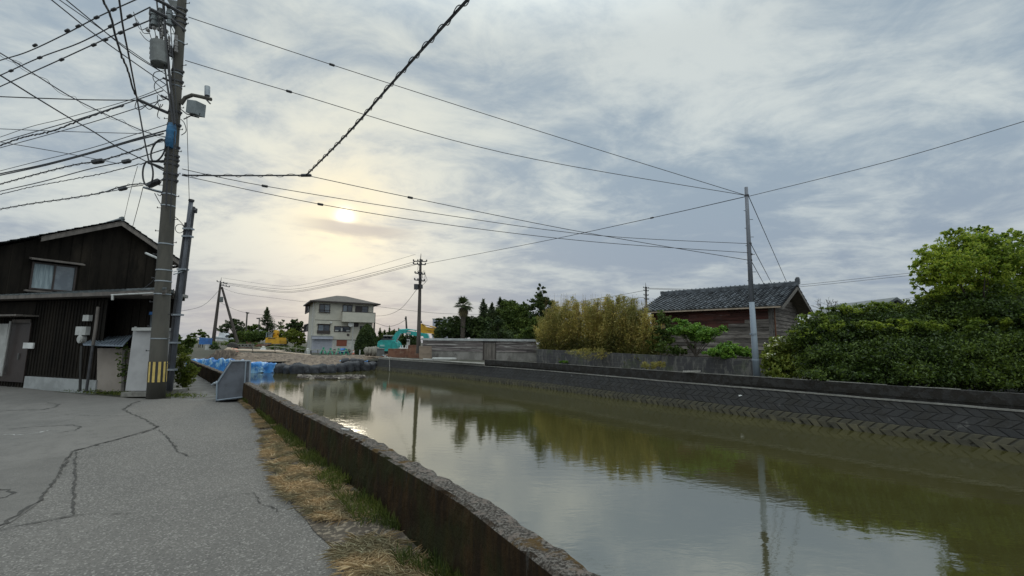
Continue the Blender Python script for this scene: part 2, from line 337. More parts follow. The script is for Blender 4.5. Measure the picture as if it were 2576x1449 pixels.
# ------------------------------------------------------------------ mesh tools
class MB:
    def __init__(s): s.v = []; s.f = []; s.m = []; s.mats = []; s.mi = 0; s.uv = None; s.sm = False
    def mat(s, name):
        if name not in s.mats: s.mats.append(name)
        s.mi = s.mats.index(name); return s
    def vs(s, pts):
        b = len(s.v); s.v += [tuple(p) for p in pts]; return b
    def face(s, *idx): s.f.append(tuple(idx)); s.m.append(s.mi)
    def poly(s, pts):
        b = s.vs(pts); s.face(*range(b, b+len(pts))); return s
    def hexa(s, p):                  # 8 points: bottom 4 ccw, top 4 ccw
        b = s.vs(p)
        for q in ((3, 2, 1, 0), (4, 5, 6, 7), (0, 1, 5, 4), (1, 2, 6, 5), (2, 3, 7, 6), (3, 0, 4, 7)): s.face(*[b+i for i in q])
        return s
    def box(s, c, sz, rot=0):
        cx_, cy_, cz_ = c; a, b_, h = sz[0]/2, sz[1]/2, sz[2]/2; co, si = math.cos(rot), math.sin(rot); P = []
        for z in (-h, h):
            for x, y in ((-a, -b_), (a, -b_), (a, b_), (-a, b_)): P.append((cx_+x*co-y*si, cy_+x*si+y*co, cz_+z))
        return s.hexa(P)
    def obox(s, O, A, B, C):         # box from corner O with edge vectors A, B, C
        O, A, B, C = V3(O), V3(A), V3(B), V3(C)
        if A.cross(B).dot(C) < 0: A, B = B, A
        return s.hexa([O, O+A, O+A+B, O+B, O+C, O+A+C, O+A+B+C, O+B+C])
    def tube(s, pts, r, n=8, cap=True):
        pts = [V3(p) for p in pts]; k = len(pts)
        R = r if isinstance(r, (list, tuple)) else [r]*k
        up = None; rings = []
        for i, p in enumerate(pts):
            d = (pts[min(i+1, k-1)]-pts[max(i-1, 0)]);
            if d.length < 1e-9: d = V3((0, 0, 1))
            d.normalize()
            if up is None: up = V3((0, 0, 1)) if abs(d.z) < .9 else V3((1, 0, 0))
            a = d.cross(up)
            if a.length < 1e-4: a = d.cross(V3((.3, .8, .1)))
            a.normalize(); b = a.cross(d); b.normalize(); up = b
            rings.append(s.vs([p + a*(R[i]*math.cos(2*PI*j/n)) + b*(R[i]*math.sin(2*PI*j/n)) for j in range(n)]))
        for i in range(k-1):
            for j in range(n):
                s.face(rings[i]+j, rings[i+1]+j, rings[i+1]+(j+1) % n, rings[i]+(j+1) % n)
        if cap: s.face(*[rings[0]+j for j in range(n)]); s.face(*[rings[-1]+j for j in range(n-1, -1, -1)])
        return s
    def prism(s, pts, vec):          # extrude polygon by vec
        vec = V3(vec); n = len(pts); b = s.vs(pts); c = s.vs([V3(p)+vec for p in pts])
        s.face(*range(b, b+n)); s.face(*range(c+n-1, c-1, -1))
        for i in range(n): s.face(b+(i+1) % n, b+i, c+i, c+(i+1) % n)
        return s
    def blob(s, c, r, n=8, m=6, j=.15):
        c = V3(c); o = random.random()*50; rows = []
        for i in range(m+1):
            th = PI*i/m; row = []
            for k in range(n):
                ph = 2*PI*k/n; d = V3((math.sin(th)*math.cos(ph), math.sin(th)*math.sin(ph), math.cos(th)))
                q = 1+j*2*(noise.noise(d*1.7+V3((o, 0, 0))))
                row.append((c.x+d.x*r[0]*q, c.y+d.y*r[1]*q, c.z+d.z*r[2]*q))
            rows.append(s.vs(row))
        for i in range(m):
            for k in range(n): s.face(rows[i]+k, rows[i+1]+k, rows[i+1]+(k+1) % n, rows[i]+(k+1) % n)
        return s
    def build(s, name, parent=None, mats=None, smooth=False, label=None):
        me = bpy.data.meshes.new(name)
        off = V3((0, 0, 0))
        if parent is not None: off = V3(parent['_o']) if '_o' in parent else off
        else:
            a = np.array(s.v); off = V3((float(a[:, 0].mean()), float(a[:, 1].mean()), float(a[:, 2].min())))
        me.from_pydata([(x-off.x, y-off.y, z-off.z) for x, y, z in s.v], [], s.f)
        for k in (mats or s.mats): me.materials.append(MATS[k])
        if not mats and s.mats: me.polygons.foreach_set('material_index', s.m)
        if s.uv:
            l = me.uv_layers.new(name='UVMap'); k = 0
            for pi, p in enumerate(me.polygons):
                for li, vi in zip(p.loop_indices, p.vertices): l.data[li].uv = s.uv[vi]
        if smooth: me.polygons.foreach_set('use_smooth', [True]*len(me.polygons))
        me.update(); o = bpy.data.objects.new(name, me); COL.objects.link(o)
        if parent is not None: o.parent = parent
        else: o.location = off
        o['_o'] = tuple(off)
        if label: o['label'] = label
        return o
def tag(o, label=None, cat=None, group=None, kind=None):
    if label: o['label'] = label
    if cat: o['category'] = cat
    if group: o['group'] = group
    if kind: o['kind'] = kind
    return o
def thing(name, loc, label, cat, group=None):
    o = bpy.data.objects.new(name, None); COL.objects.link(o); o.location = V3(loc); o['_o'] = tuple(loc)
    o.empty_display_size = .2
    return tag(o, label, cat, group)
def struct(o): o['kind'] = 'structure'; return o
def quick(name, fn, matn, parent=None, smooth=False):
    b = MB().mat(matn); fn(b); return b.build(name, parent, smooth=smooth)
# ---- leaves
def leafmesh(name, P, size, matn, parent=None, aspect=.5, flat=0.0, jit=.4, updir=None, droop=0):
    P = np.asarray(P, dtype=float); n = len(P)
    sz = size*(1+jit*(rng.random(n)*2-1))
    nrm = rng.normal(size=(n, 3)); nrm[:, 2] = nrm[:, 2]*(1+flat*3)+flat*1.0
    nrm /= np.linalg.norm(nrm, axis=1)[:, None]
    t = rng.normal(size=(n, 3))
    if updir is not None: t = t*.35+np.array(updir)
    t -= (t*nrm).sum(1)[:, None]*nrm; t /= np.linalg.norm(t, axis=1)[:, None]
    b = np.cross(nrm, t)
    h = (sz/2)[:, None]; w = (sz*aspect/2)[:, None]
    Vv = np.empty((n, 4, 3)); Vv[:, 0] = P-t*h; Vv[:, 1] = P+b*w+t*h*.1; Vv[:, 2] = P+t*h; Vv[:, 3] = P-b*w+t*h*.1
    off = np.array(parent['_o']) if parent is not None else np.array([P[:, 0].mean(), P[:, 1].mean(), P[:, 2].min()])
    Vv = (Vv-off).reshape(-1, 3)
    me = bpy.data.meshes.new(name); me.vertices.add(4*n); me.vertices.foreach_set('co', Vv.ravel())
    me.loops.add(4*n); me.loops.foreach_set('vertex_index', np.arange(4*n, dtype=np.int32))
    me.polygons.add(n); me.polygons.foreach_set('loop_start', np.arange(0, 4*n, 4, dtype=np.int32))
    try: me.polygons.foreach_set('loop_total', np.full(n, 4, dtype=np.int32))
    except Exception: pass
    me.materials.append(MATS[matn]); me.update(calc_edges=True); me.validate()
    o = bpy.data.objects.new(name, me); COL.objects.link(o); o['_o'] = tuple(off)
    if parent is not None: o.parent = parent
    else: o.location = off
    return o
def clumps(c, r, k, n, cs=.22, shell=.55, power=None, zlo=-1.0):
    """n points in k clumps spread through an ellipsoid (mostly its outer part)"""
    c = np.array(c, float); r = np.array(r, float)
    d = rng.normal(size=(k*3, 3)); d /= np.linalg.norm(d, axis=1)[:, None]; d = d[d[:, 2] > zlo][:k]
    rad = shell+(1-shell)*rng.random(len(d)); rad *= (.85+.3*rng.random(len(d)))
    cc = c+d*rad[:, None]*r
    idx = rng.integers(0, len(cc), n); s = cs*r.mean()*(.5+rng.random(len(cc)))
    q = rng.normal(size=(n, 3)); q /= np.linalg.norm(q, axis=1)[:, None]; q *= (rng.random(n)**.45)[:, None]
    return cc[idx]+q*s[idx][:, None]*np.array([1.15, 1.15, .75])
def branches(b, base, tips, r0, r1, jitter=.1):
    base = V3(base)
    for t in tips:
        t = V3(t); m = base.lerp(t, .5)+V3((random.uniform(-jitter, jitter), random.uniform(-jitter, jitter), random.uniform(0, jitter)))
        b.tube([base, m, t], [r0, (r0+r1)/2, r1], 5)
# ------------------------------------------------------------------ ground, canal, water
WZ = -.8
def wtop(x, y): return onz(x, y, .58) if y > 1300 else onz(x, y, .5)
outer = [wtop(*q) for q in ((1515, 1449), (1220, 1275), (939, 1110), (766, 1026), (631, 961), (560, 934), (480, 904))]
d0 = (outer[0]-outer[1]); d0.z = 0; d0.normalize()
outer = [outer[0]+d0*7, outer[0]+d0*2] + outer
outer[0].z = outer[1].z = .58
outer[3].z = .56; outer[4].z = .53
rw = [onz(*q, WZ) for q in ((2576, 1140), (2230, 1094), (1900, 1050), (1620, 1013), (1350, 975), (1150, 951), (940, 930))]
d1_ = (rw[0]-rw[1]); d1_.normalize(); rw = [rw[0]+d1_*16, rw[0]+d1_*5]+rw
def interp(pts, Y):
    P = sorted([(p.y, p.x) for p in pts]); return float(np.interp(Y, [a for a, _ in P], [b for _, b in P]))
# ground with the canal cut out of it
b = MB().mat('land')
left = [(p.x-.06, p.y) for p in outer]+[(-19.6, 27.5), (-20.6, 34.0), (-18.4, 36.2), (-11.6, 41.0)]
rows = []
ys = sorted(set([-60, -4]+[round(p[1], 2) for p in left if p[1] > -4]))
for y in ys:
    lx = float(np.interp(y, sorted([p[1] for p in left]), [x for _, x in sorted([(p[1], p[0]) for p in left])]))
    rx = interp(rw, y)+.55
    if y >= 40.99: rx = lx+.01
    rows.append((y, lx, rx))
prev = None
for (y, lx, rx) in rows:
    zl = -.03; zr = .25
    cur = b.vs([(-3000, y, zl), (lx, y, zl), (rx, y, zr), (3000, y, zr)])
    if prev is not None:
        b.face(prev, prev+1, cur+1, cur); b.face(prev+2, prev+3, cur+3, cur+2)
    prev = cur
y = 52; cur = b.vs([(-3000, y, .12), (rows[-1][1]-3, y, .2), (rows[-1][2], y, .25), (3000, y, .25)])
for k in range(3): b.face(prev+k, prev+k+1, cur+k+1, cur+k)
far_ = b.vs([(-3000, 4000, .2), (rows[-1][1]-3, 4000, .2), (rows[-1][2], 4000, .2), (3000, 4000, .2)])
for k in range(3): b.face(cur+k, cur+k+1, far_+k+1, far_+k)
o = struct(b.build('ground'))
b = MB().mat('water'); b.poly([(-60, -12, WZ), (60, -12, WZ), (60, 46, WZ), (-60, 46, WZ)]); struct(b.build('water'))
# road: a worn sheet 5 mm above the ground with joined patches and cracks
def g(x, y, z=0.0): return onz(x, y, z)
rd = MB().mat('asphalt')
edge = [(1120, 1500), (905, 1449), (872, 1400), (800, 1330), (770, 1290), (715, 1210), (690, 1150), (665, 1090), (650, 1050), (625, 1014)]
back_ = [(545, 1012), (430, 1003), (330, 1002), (240, 994), (150, 987), (0, 967), (-300, 945), (-900, 915)]
pe = [g(*q) for q in edge]; pb = [g(*q) for q in back_]
start = pe[0]+V3((1.1, -3.0, 0)); near = [V3((-40, -8, 0)), V3((2.5, -3.5, 0))]
rd.poly([p+V3((0, 0, -.0)) for p in (pb[-1:]+near+pe+pb[:-1])])
def sheet(b, m, pix, z):
    b.mat(m); b.poly([g(x, y, z) for x, y in pix])
sheet(rd, 'asphalt_smooth', [(-700, 1420), (-300, 1400), (-60, 1365), (40, 1305), (90, 1270), (135, 1212), (160, 1160), (183, 1136), (240, 1118), (310, 1100), (385, 1078), (398, 1068), (350, 1045), (312, 1028), (345, 1012), (320, 1004), (240, 998), (150, 990), (0, 972), (-300, 952), (-700, 945)], .005)
0 and sheet(rd, 'asphalt_coarse', [(560, 1150), (620, 1165), (690, 1200), (745, 1265), (780, 1330), (860, 1395), (900, 1440), (860, 1449), (800, 1400), (700, 1330), (640, 1270), (590, 1215)], .005)
def crack(b, pix, w, z=.009, m='crack', jag=.012):
    b.mat(m); P = []
    for i in range(len(pix)-1):
        a, c = g(*pix[i], z), g(*pix[i+1], z); L_ = (c-a).length; k = max(2, int(L_/.06))
        for j in range(k): P.append(a.lerp(c, j/k))
    P.append(g(*pix[-1], z)); pv = None
    for i, p in enumerate(P):
        d = P[min(i+1, len(P)-1)]-P[max(i-1, 0)]; n = V3((-d.y, d.x, 0)).normalized()
        q = p+n*random.uniform(-jag, jag); ww = w*random.uniform(.15, 1.3)*.42
        c = b.vs([q+n*ww, q-n*ww])
        if pv is not None: b.face(pv, pv+1, c+1, c)
        pv = c
crack(rd, [(0, 1332), (60, 1318), (183, 1296)], .03); crack(rd, [(183, 1296), (240, 1292), (330, 1290)], .012)
crack(rd, [(183, 1296), (187, 1225), (190, 1136)], .028)
crack(rd, [(176, 1136), (240, 1119), (300, 1103), (380, 1082), (398, 1072)], .045, jag=.02)
crack(rd, [(398, 1075), (370, 1058), (330, 1040), (310, 1030), (330, 1015), (352, 1008)], .045, jag=.03)
crack(rd, [(400, 1080), (430, 1108), (450, 1135), (475, 1148)], .03, jag=.02)
crack(rd, [(0, 1322), (50, 1290), (100, 1256), (145, 1200), (178, 1138)], .035, jag=.02)
crack(rd, [(0, 1034), (60, 1031), (110, 1030), (140, 1024), (148, 1017), (120, 1013)], .05, jag=.03)
crack(rd, [(20, 1079), (90, 1073), (180, 1069), (205, 1074), (190, 1082), (140, 1089)], .04, jag=.02)
crack(rd, [(10, 1093), (50, 1094), (100, 1088), (120, 1082)], .05, m='crack_light', jag=.03)
crack(rd, [(530, 1260), (585, 1245), (640, 1238), (655, 1262), (700, 1285)], .012, jag=.02)
crack(rd, [(160, 1042), (240, 1046), (330, 1046), (356, 1044)], .02, jag=.02)
crack(rd, [(470, 1148), (560, 1138), (640, 1128)], .012, jag=.02)
crack(rd, [(0, 1228), (20, 1232), (32, 1240), (10, 1250), (-20, 1256)], .04, jag=.03)
struct(rd.build('road'))
pp = MB().mat('path'); pp.poly([g(x, y, -.012) for x, y in ((430, 1003), (545, 1012), (628, 1016), (600, 990), (540, 958), (490, 928), (470, 918), (440, 920), (440, 950), (425, 975))]); struct(pp.build('path'))
crk = None
# verge of soil along the wall, raised a little
vb = MB().mat('soil'); ins = []
def wall_inner(off=.17, z=0.0):
    R_ = []
    for i, p in enumerate(outer):
        d = outer[min(i+1, len(outer)-1)]-outer[max(i-1, 0)]; d.z = 0; n = V3((-d.y, d.x, 0)).normalized()
        if n.x > 0: n = -n
        R_.append(V3((p.x, p.y, z if z is not None else p.z))+n*off)
    return R_
inn = wall_inner()
def polyat(P, Y):
    for a, c in zip(P, P[1:]):
        if (a.y-Y)*(c.y-Y) <= 0 and a.y != c.y: return a.lerp(c, (Y-a.y)/(c.y-a.y))
    return P[-1] if Y > P[-1].y else P[0]
redge = [start+V3((0, -3, 0))]+pe
prev = None
for k in range(160):
    Y = -1.5+k*.085
    a = polyat(inn, Y); c = polyat(redge, Y); c = c+V3((-.06+.09*noise.noise(V3((Y*2.3, 0, 0))), 0, 0))
    if c.x > a.x-.1: c = a-V3((.12, 0, 0))
    row = []
    for j in range(7):
        t = j/6; p = a.lerp(c, t); hgt = .008+.055*math.sin(PI*min(1, (1-t)*.8))*(.6+.8*noise.noise(p*3))*(1-t*.8)
        row.append((p.x, p.y, max(.007, hgt)))
    cur = vb.vs(row)
    if prev is not None:
        for j in range(6): vb.face(prev+j, cur+j, cur+j+1, prev+j+1)
    prev = cur
struct(vb.build('verge', smooth=True))
def blades(name, matn, n, pf, lmin, lmax, w, up, label, lean=.6):
    A = []
    for _ in range(n):
        r = pf()
        if r is not None: A.append(r)
    A = np.array(A); k = len(A); ang = rng.random(k)*2*PI; ln = lmin+(lmax-lmin)*rng.random(k)**1.5
    tilt = up+(rng.random(k)-.5)*lean
    d = np.stack([np.cos(ang)*np.cos(tilt), np.sin(ang)*np.cos(tilt), np.sin(np.clip(tilt, .02, 1.6))], 1)
    sd_ = np.stack([-np.sin(ang), np.cos(ang), np.zeros(k)], 1)*w/2
    tip = A+d*ln[:, None]; midp = A+d*ln[:, None]*.55+np.array([0, 0, 1])*(ln*.06)[:, None]
    Vv = np.stack([A-sd_, A+sd_, midp+sd_*.8, tip, midp-sd_*.8], 1).reshape(-1, 3)
    off = np.array([A[:, 0].mean(), A[:, 1].mean(), 0])
    me = bpy.data.meshes.new(name); me.vertices.add(5*k); me.vertices.foreach_set('co', (Vv-off).ravel())
    me.loops.add(5*k); me.loops.foreach_set('vertex_index', np.arange(5*k, dtype=np.int32))
    me.polygons.add(k); me.polygons.foreach_set('loop_start', np.arange(0, 5*k, 5, dtype=np.int32))
    try: me.polygons.foreach_set('loop_total', np.full(k, 5, dtype=np.int32))
    except Exception: pass
    me.materials.append(MATS[matn]); me.update(calc_edges=True); me.validate()
    o = bpy.data.objects.new(name, me); COL.objects.link(o); o.location = off
    return tag(o, label, 'grass', kind='stuff')
def verge_pt(tlo, thi, thr, sc=1.3, seed=0, bias=1.0):
    def f():
        Y = 1.3+ (random.random()**1.4)*10.8; a = polyat(inn, Y); c = polyat(redge, Y)
        t = tlo+(thi-tlo)*random.random()**bias; p = a.lerp(c, t)
        if noise.noise(V3((p.x*sc*1.3+seed, p.y*sc, seed)))+.5*noise.noise(V3((p.x*4, p.y*4, seed+3))) < thr: return None
        return (p.x, p.y, .02+.03*random.random())
    return f
blades('dry_straw', 'straw', 52000, verge_pt(.22, 1.16, -.12, 1.9, 4), .05, .20, .0045, .08, 'cut dry straw lying in tufts along the edge of the asphalt', .35)
blades('green_grass', 'grass', 20000, verge_pt(.0, .50, -.22, 1.2, 9, 1.6), .03, .15, .005, 1.05, 'green grass and weeds growing along the foot of the mossy canal wall', .9)
blades('sparse_weeds', 'grass', 3500, verge_pt(.3, .95, .28, 1.5, 19), .02, .07, .006, .7, 'low green weeds scattered among the cut straw', .9)
# near canal wall (coping and face one solid cast wall, roughened)
def cast_wall(name, P, th, zb, matn, seg=.12, rough=.012, nh=5):
    pts = []
    for a, c in zip(P, P[1:]):
        L_ = (c-a).length; k = max(1, int(L_/seg)); pts += [a.lerp(c, j/k) for j in range(k)]
    pts.append(P[-1]); b = MB().mat(matn); prev = None
    n = None; acc = 0
    for i, p in enumerate(pts):
        d = pts[min(i+2, len(pts)-1)]-pts[max(i-2, 0)]; d.z = 0; n = V3((-d.y, d.x, 0)).normalized()
        if n.x > 0: n = -n
        prof = [(0, zb)]+[(0, zb+(p.z-zb)*k/nh) for k in range(1, nh)]+[(.0, p.z-.015), (.018, p.z), (th*.35, p.z), (th*.7, p.z), (th-.02, p.z), (th, p.z-.02)]+[(th, p.z+(0-.05-p.z)*k/nh) for k in range(1, nh+1)]
        row = []
        for (o_, z) in prof:
            q = V3((p.x, p.y, z))+n*o_; e = rough*noise.noise(q*7)+rough*.7*noise.noise(q*23)
            row.append(q+n*(e if o_ > th*.5 else -e)+V3((0, 0, e*.7 if z > p.z-.05 else 0)))
        cur = b.vs(row)
        if prev is not None:
            for j in range(len(prof)-1): b.face(prev+j, cur+j, cur+j+1, prev+j+1)
        else: b.face(*range(cur, cur+len(prof)))
        prev = cur
    b.face(*range(prev+len(prof)-1, prev-1, -1))
    return b.build(name)
tag(cast_wall('canal_wall', outer, .17, WZ-.4, 'mossy_wall', .07, .017), 'low concrete canal wall covered in dark brown moss beside the grassy verge', 'wall')
# small white bird dropping / scrap lying on the wall top
# ------------------------------------------------------------------ right bank wall
def arc(P):
    s = [0]
    for a, c in zip(P, P[1:]): s.append(s[-1]+(c-a).length)
    return s
def dens_(P, seg):
    R_ = []
    for a, c in zip(P, P[1:]):
        k = max(1, int((c-a).length/seg)); R_ += [a.lerp(c, j/k) for j in range(k)]
    return R_+[P[-1]]
RW = dens_(rw, .5); RS = arc(RW)
def rnorm(i):
    d = RW[min(i+1, len(RW)-1)]-RW[max(i-1, 0)]; n = V3((-d.y, d.x, 0)).normalized()
    return n if n.x > 0 else -n
def strip(b, prof, i0=0, i1=None, jitter=.0):
    """prof: list of (offset inland, z) swept along the right bank"""
    i1 = i1 or len(RW); prev = None; b.uv = b.uv or []
    for i in range(i0, i1):
        n = rnorm(i); row = []; v = 0
        for j, (o_, z) in enumerate(prof):
            if j: v += math.hypot(o_-prof[j-1][0], z-prof[j-1][1])
            q = V3((RW[i].x, RW[i].y, z))+n*o_; e = jitter*noise.noise(q*2.5)
            row.append(q+n*e+V3((0, 0, e))); b.uv.append((RS[i], v))
        cur = b.vs(row)
        if prev is not None:
            for j in range(len(prof)-1): b.face(cur+j, prev+j, prev+j+1, cur+j+1)
        prev = cur
    return b
rwall = thing('retaining_wall', (8.4, 15.7, WZ), 'long dark grey retaining wall with herringbone stonework along the far bank of the canal', 'wall')
b = MB().mat('herringbone'); strip(b, [(.12, -.50), (.42, .14)], jitter=.02); b.build('stone_slope', rwall)
b = MB().mat('algae_band'); strip(b, [(-.02, WZ-.1), (.0, WZ), (.10, -.52), (.12, -.50)]); o = b.build('algae_band', rwall)
b = MB().mat('algae_stone')                       # slanting kerb stones whose feet make the saw-tooth waterline
for i in range(0, len(RW)-1):
    L_ = (RW[i+1]-RW[i]).length; k = max(1, round(L_/.27)); u = (RW[i+1]-RW[i])/k; n = rnorm(i)
    for j in range(k):
        p = RW[i]+u*j+u*random.uniform(-.10, .10)+n*random.uniform(-.03, .02)+V3((0, 0, random.uniform(-.03, .02)))
        if p.y < 5: continue
        q = p+V3((0, 0, -.08)); sl = u*.75
        b.hexa([q-n*.07, q+u*.55-n*.07, q+u*.55+n*.03, q+n*.03, q+sl-n*.005+V3((0, 0, .24)), q+sl+u*.85-n*.005+V3((0, 0, .24)), q+sl+u*.85+n*.1+V3((0, 0, .24)), q+sl+n*.1+V3((0, 0, .24))])
b.build('toe_stone_course', rwall)
b = MB().mat('concrete'); strip(b, [(.40, .11), (.385, .115), (.385, .155), (.50, .16)], jitter=.01); b.build('ledge', rwall)
# parapet runs from x~1215 px to the near end
pi = next(i for i, p in enumerate(RW) if p.y > 29.6)
par = thing('parapet_wall', (8.7, 16.2, .15), 'low blackened concrete parapet on top of the retaining wall, patched with dark moss', 'wall')
b = MB().mat('parapet'); strip(b, [(.47, .15), (.47, .37), (.475, .54), (.64, .545), (.65, .2)], 0, pi, .022); b.poly([RW[pi-1]+rnorm(pi-1)*o_+V3((0, 0, z-WZ)) for o_, z in ((.47, .15), (.47, .54), (.64, .545), (.65, .2))]); b.uv = None; b.build('face', par)
b = MB().mat('concrete')
for i in range(0, pi-1):
    if random.random() < .75:
        a, c = RW[i], RW[i+1]; n = rnorm(i)
        b.obox(V3((a.x, a.y, .542))+n*.462, V3((c.x-a.x, c.y-a.y, 0))*.98, n*.03, (0, 0, .016+.012*random.random()))
b.build('worn_edge', par)
# bank lip left of the parapet
b = MB().mat('concrete'); strip(b, [(.42, .14), (.42, .27), (1.3, .275)], pi-1, None, .03); tag(b.build('concrete_kerb'), 'broken concrete bank edge between the parapet end and the sandbags', 'kerb')
# ------------------------------------------------------------------ tile roof helper
def tileroof(b, O, U, Vv, lu, lv, pu=.27, pv=.26, amp=.04, step=.045, samp=6):
    U = V3(U).normalized(); Vv = V3(Vv).normalized(); Nn = U.cross(Vv)
    if Nn.z < 0: Nn = -Nn
    nr = max(1, int(round(lv/pv))); nu = max(1, int(round(lu/pu)))
    du, dv = lu/nu, lv/nr
    for r in range(nr):
        for c in range(nu):
            js = random.uniform(-.006, .006); js2 = random.uniform(-.008, .008); bot = []; top = []; low = []
            for k in range(samp+1):
                t = k/samp; h = amp*(math.cos(2*PI*t)*.5+.5)**1.3
                p = V3(O)+U*(c*du+t*du)
                bot.append(p+Vv*(r*dv+js2)+Nn*(h+step+js)); top.append(p+Vv*((r+1)*dv+.01)+Nn*(h*.9)); low.append(p+Vv*(r*dv+js2)+Nn*(h*.3-.01))
            i0 = b.vs(bot); i1 = b.vs(top); i2 = b.vs(low)
            for k in range(samp):
                b.face(i0+k, i0+k+1, i1+k+1, i1+k); b.face(i2+k, i2+k+1, i0+k+1, i0+k)
def slab(b, P, th):
    b.prism(P, (0, 0, th)); return b
def window(parent, name, P, U, Nn, x0, z0, x1, z1, fr='frame_dark', gl='glass_dark', mull=1, fw=.05, dep=.05, gl2=None, sill=False):
    """frame standing proud of the wall; U horizontal unit, Nn outward normal, P wall origin (z=0)"""
    U = V3(U); Nn = V3(Nn); b = MB().mat(fr); Z = V3((0, 0, 1)); pt = lambda x, z: V3(P)+U*x+Z*z
    b.obox(pt(x0, z0), U*(x1-x0), Nn*dep, Z*fw); b.obox(pt(x0, z1-fw), U*(x1-x0), Nn*dep, Z*fw)
    b.obox(pt(x0, z0+fw), U*fw, Nn*dep, Z*(z1-z0-2*fw)); b.obox(pt(x1-fw, z0+fw), U*fw, Nn*dep, Z*(z1-z0-2*fw))
    for k in range(mull):
        xm = x0+(x1-x0)*(k+1)/(mull+1); b.obox(pt(xm-fw/2, z0+fw), U*fw, Nn*dep*.9, Z*(z1-z0-2*fw))
    f = b.build(name, parent)
    for k in range(mull+1):
        a = x0+(x1-x0)*k/(mull+1); c = x0+(x1-x0)*(k+1)/(mull+1)
        q = MB().mat(gl if (k == 0 or not gl2) else gl2); q.obox(pt(a+fw*.5, z0+fw*.5)+Nn*.006, U*(c-a-fw), Nn*.018, Z*(z1-z0-fw))
        o = q.build('pane', parent); o.parent = f
    return f
# ------------------------------------------------------------------ dark wooden house on the left
HA = at(62, 850, 17.0); HA.z = 0
U = V3((.49, .872, 0)).normalized(); B = V3((-U.y, U.x, 0))          # along gable (to the right), into depth
hs = thing('wooden_house', HA, 'old two-storey house clad in blackened boards with tiled gable roof beside the street', 'house')
def onw(x, y, P=HA, n=-B): q = onplane(x, y, V3(P), n); return (q-V3(P)).dot(U), q.z
xr, zr = onw(299, 557); x6, z6 = onw(60, 603); xL, _ = onw(-170, 640); zE = zr+(z6-zr)*(xr-xL)/(xr-x6); zRr = onw(458, 665)[1]
xR = onw(452, 700)[0]; xM = xr
ov = .35
b = MB().mat('blackwood')
P0 = V3(HA)+B*0; wl = xR-.35
for zone in (0,):
    pr = [P0+U*(xL+.15)+V3((0, 0, -.2)), P0+U*wl+V3((0, 0, -.2)), P0+U*wl+V3((0, 0, zRr-.05)), P0+U*xM+V3((0, 0, zr-.06)), P0+U*(xL+.15)+V3((0, 0, zE-.03))]
    b.prism(pr, B*8)
for k in range(50):                                  # vertical battens on the gable and side wall
    x = xL+.2+k*.16
    if x > wl: break
    zt = (zE+(zr-zE)*((x-xL)/(xM-xL)) if x < xM else zr+(zRr-zr)*((x-xM)/(wl-xM)))-.15
    if k % 2 == 0: b.obox(P0+U*x+V3((0, 0, 0))-B*.012, U*.03, -B*.0+B*.01, (0, 0, zt))
b.build('wall', hs)
# roof planes
b = MB().mat('roof_black'); O = P0-B*ov
eL = O+U*(xL-.05)+V3((0, 0, zE)); rg = O+U*xM+V3((0, 0, zr)); eR = O+U*(xR)+V3((0, 0, zRr))
tileroof(b, eL, B, rg-eL, 8.6, (rg-eL).length, .27, .27, .035, .03, 4)
tileroof(b, eR, B, rg-eR, 8.6, (rg-eR).length, .27, .27, .035, .03, 4)
rf = b.build('roof', hs)
b = MB().mat('greywood')
for e in (eL.lerp(rg, (0-xL)/(xM-xL)), eR):
    d = (rg-e); b.obox(e+V3((0, 0, -.03)), d, B*.05, (0, 0, -.2))
    b.obox(e+V3((0, 0, -.05)), d, B*.7, (0, 0, -.03))
b.build('bargeboard', hs)
b = MB().mat('roof_black'); b.tube([rg+V3((0, 0, .05))-B*.02, rg+B*8.6+V3((0, 0, .05))], .085, 8)
for k in range(3): b.tube([rg+(eR-rg)*.0+V3((0, 0, .06+k*.0))+B*(k*.1), rg+V3((0, 0, .16))+B*(k*.1)], .06, 6)
o = b.build('ridge_tiles', hs); o.parent = rf
b = MB().mat('frame_dark'); b.obox(eR+V3((0, 0, -.12))+U*.02, U*.09, B*8.6, (0, 0, .09)); b.build('gutter', hs)
# upper window with hood and curtain behind the glass
x0, z0 = onw(71, 727); x1, z1 = onw(194, 668)
z1 = onw(130, 664)[1]
f = window(hs, 'window', P0-B*.0, U, -B, x0, z0, x1, z1, 'frame_dark', 'curtain', 1, .055, .07, 'glass_sky')
b = MB().mat('greywood'); b.hexa([P0+U*(x0-.1)+V3((0, 0, z1+.10))-B*.0, P0+U*(x1+.15)+V3((0, 0, z1+.10)), P0+U*(x1+.15)+V3((0, 0, z1+.10))-B*.33+V3((0, 0, -.05)), P0+U*(x0-.1)+V3((0, 0, z1+.10))-B*.33+V3((0, 0, -.05)),
    P0+U*(x0-.1)+V3((0, 0, z1+.17)), P0+U*(x1+.15)+V3((0, 0, z1+.17)), P0+U*(x1+.15)+V3((0, 0, z1))-B*.33+V3((0, 0, .10)), P0+U*(x0-.1)+V3((0, 0, z1))-B*.33+V3((0, 0, .10))]); b.build('window_hood', hs)
b = MB().mat('greywood'); b.obox(P0+U*(x0-.12)+V3((0, 0, z0-.1)), U*(x1-x0+.3), -B*.14, (0, 0, .07)); b.build('window_sill', hs)
